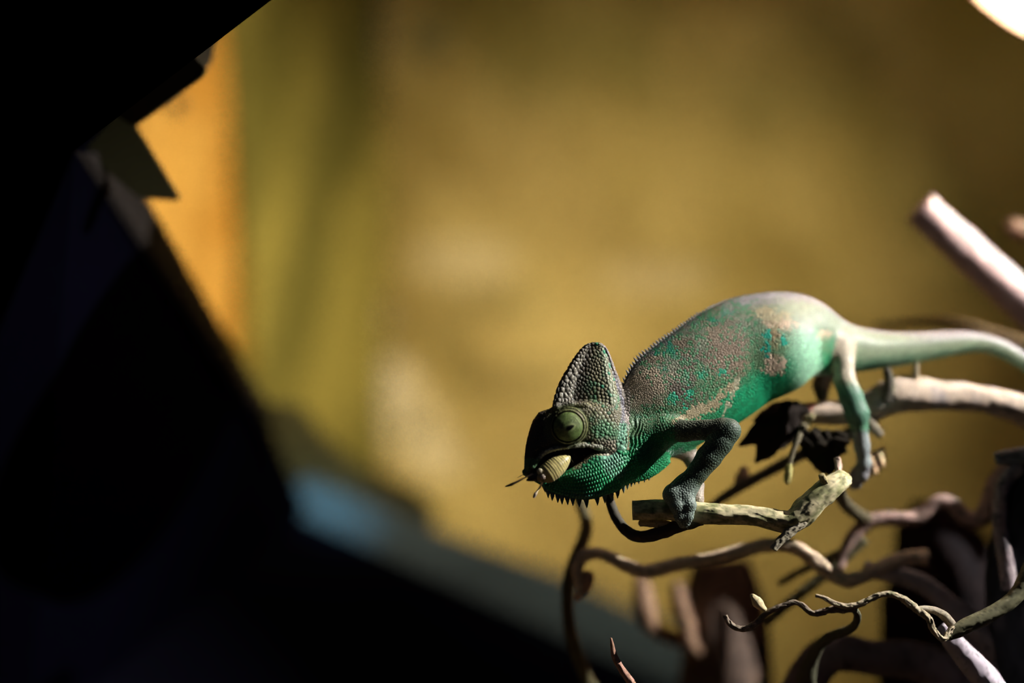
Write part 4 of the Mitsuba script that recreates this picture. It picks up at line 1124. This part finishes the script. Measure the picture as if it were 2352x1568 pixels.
# ------------------------------------------------------------------ dry leaves
def leaf(base, tip, wide, bend, face, seed, lobes=3, curl=0.5):
    """A dry curled leaf from base to tip (pixel space), face: the direction its blade looks."""
    base, tip, face = (np.asarray(a, float) for a in (base, tip, face))
    ax = tip - base
    L = np.linalg.norm(ax)
    ax = ax / L
    sd = np.cross(ax, face)
    sd /= np.linalg.norm(sd)
    up = np.cross(sd, ax)
    s, t = np.meshgrid(np.linspace(0, 1, 40), np.linspace(-1, 1, 17), indexing='ij')
    r = np.random.default_rng(seed)
    prof = np.sin(np.pi * np.clip(s, 0.01, 0.995) ** 0.8) ** 0.8 * (1 + 0.28 * np.abs(np.sin(s * np.pi * lobes + r.random() * 3)) * np.abs(t))
    x = t * wide * prof
    z = -curl * wide * (np.abs(t) ** 1.7) * prof + bend * np.sin(np.pi * s * 0.9) * L * 0.2 + 3.0 * np.sin(s * 17 + t * 4 + seed)
    v = base + s[..., None] * ax * L + x[..., None] * sd + z[..., None] * up
    n = v.reshape(-1, 3)
    th = up * 1.2
    i = np.arange(40 * 17).reshape(40, 17)
    q = np.stack([i[:-1, :-1], i[:-1, 1:], i[1:, 1:], i[1:, :-1]], -1).reshape(-1, 4)
    edge = np.concatenate([i[0], i[1:, -1], i[-1, -2::-1], i[-2:0:-1, 0]])
    k, m = np.roll(edge, -1), 40 * 17
    f = np.vstack([q, q[:, ::-1] + m, np.stack([edge, k, k + m, edge + m], 1)])
    return meshkit.arrays((uvw(np.vstack([n, n - th])), f))[:2]


def add_leaf(name, args, col, parent=None, **kw):
    v, f = leaf(*args)
    nz = meshkit.fbm(v * 300, 3, args[5])
    m = trimesh.Trimesh(v, f, process=False)
    m.fix_normals()
    return add(name, m, 'm_leaf', True, np.clip(np.array(col) * (0.5 + nz)[:, None], 0.003, 0.9), parent=parent, **kw)


cl = thing('dry_leaf_cluster', 'dark withered leaf cluster hanging behind the elbow under the belly', 'leaves')
for a in (((1835, 945, 330), (1694, 1024, 300), 25, 0.4, (0, 0.2, -1), 1), ((1820, 955, 330), (1733, 1064, 300), 27, 0.3, (0.2, 0, -1), 2), ((1830, 950, 345), (1797, 1026, 330), 24, 0.3, (0.1, 0.1, -1), 3), ((1845, 930, 350), (1728, 968, 330), 24, 0.5, (0, -0.3, -1), 4),
          ((1850, 940, 340), (1708, 1000, 310), 24, 0.6, (0, 0.5, -1), 5), ((1835, 950, 335), (1762, 1042, 315), 26, 0.4, (0.3, 0.2, -1), 6), ((1860, 945, 350), (1760, 935, 345), 18, 0.4, (0, 0.6, -1), 7)):
    add_leaf('leaf', a, (0.016, 0.012, 0.010), cl)
c2 = thing('dry_leaf_bunch', 'blackish crumpled dead leaf bunch above the bright end of the perch', 'leaves')
for a in (((1870, 980, 330), (1893, 1092, 300), 26, 0.3, (0, 0, -1), 11), ((1900, 985, 330), (1905, 1098, 290), 27, 0.4, (0.3, 0, -1), 12), ((1920, 985, 330), (1928, 1050, 280), 22, 0.3, (-0.3, 0, -1), 13), ((1850, 985, 330), (1876, 1072, 320), 22, 0.4, (0.1, 0, -1), 14), ((1885, 990, 340), (1948, 1040, 320), 16, 0.4, (0.1, 0.4, -1), 15)):
    add_leaf('leaf', a, (0.016, 0.013, 0.009), c2)
add_leaf('red_leaf', ((1838, 940, 380), (1872, 925, 370), 14, 0.3, (0, -0.8, -0.6), 21), (0.45, 0.16, 0.12), label='small reddish dry leaf on the branch behind the belly', category='leaf')
add_leaf('leaf_scrap', ((1838, 975, 360), (1872, 950, 350), 12, 0.3, (0, -0.6, -0.8), 23), (0.45, 0.40, 0.22), label='small yellowish leaf scrap beside the reddish leaf', category='leaf')
add_leaf('curled_leaf', ((1996, 1092, 420), (2030, 1022, 420), 19, 0.6, (0.6, -0.7, -0.6), 22, 2, 0.4), (0.92, 0.62, 0.36), label='peach curled dry leaf right of the hind foot', category='leaf')
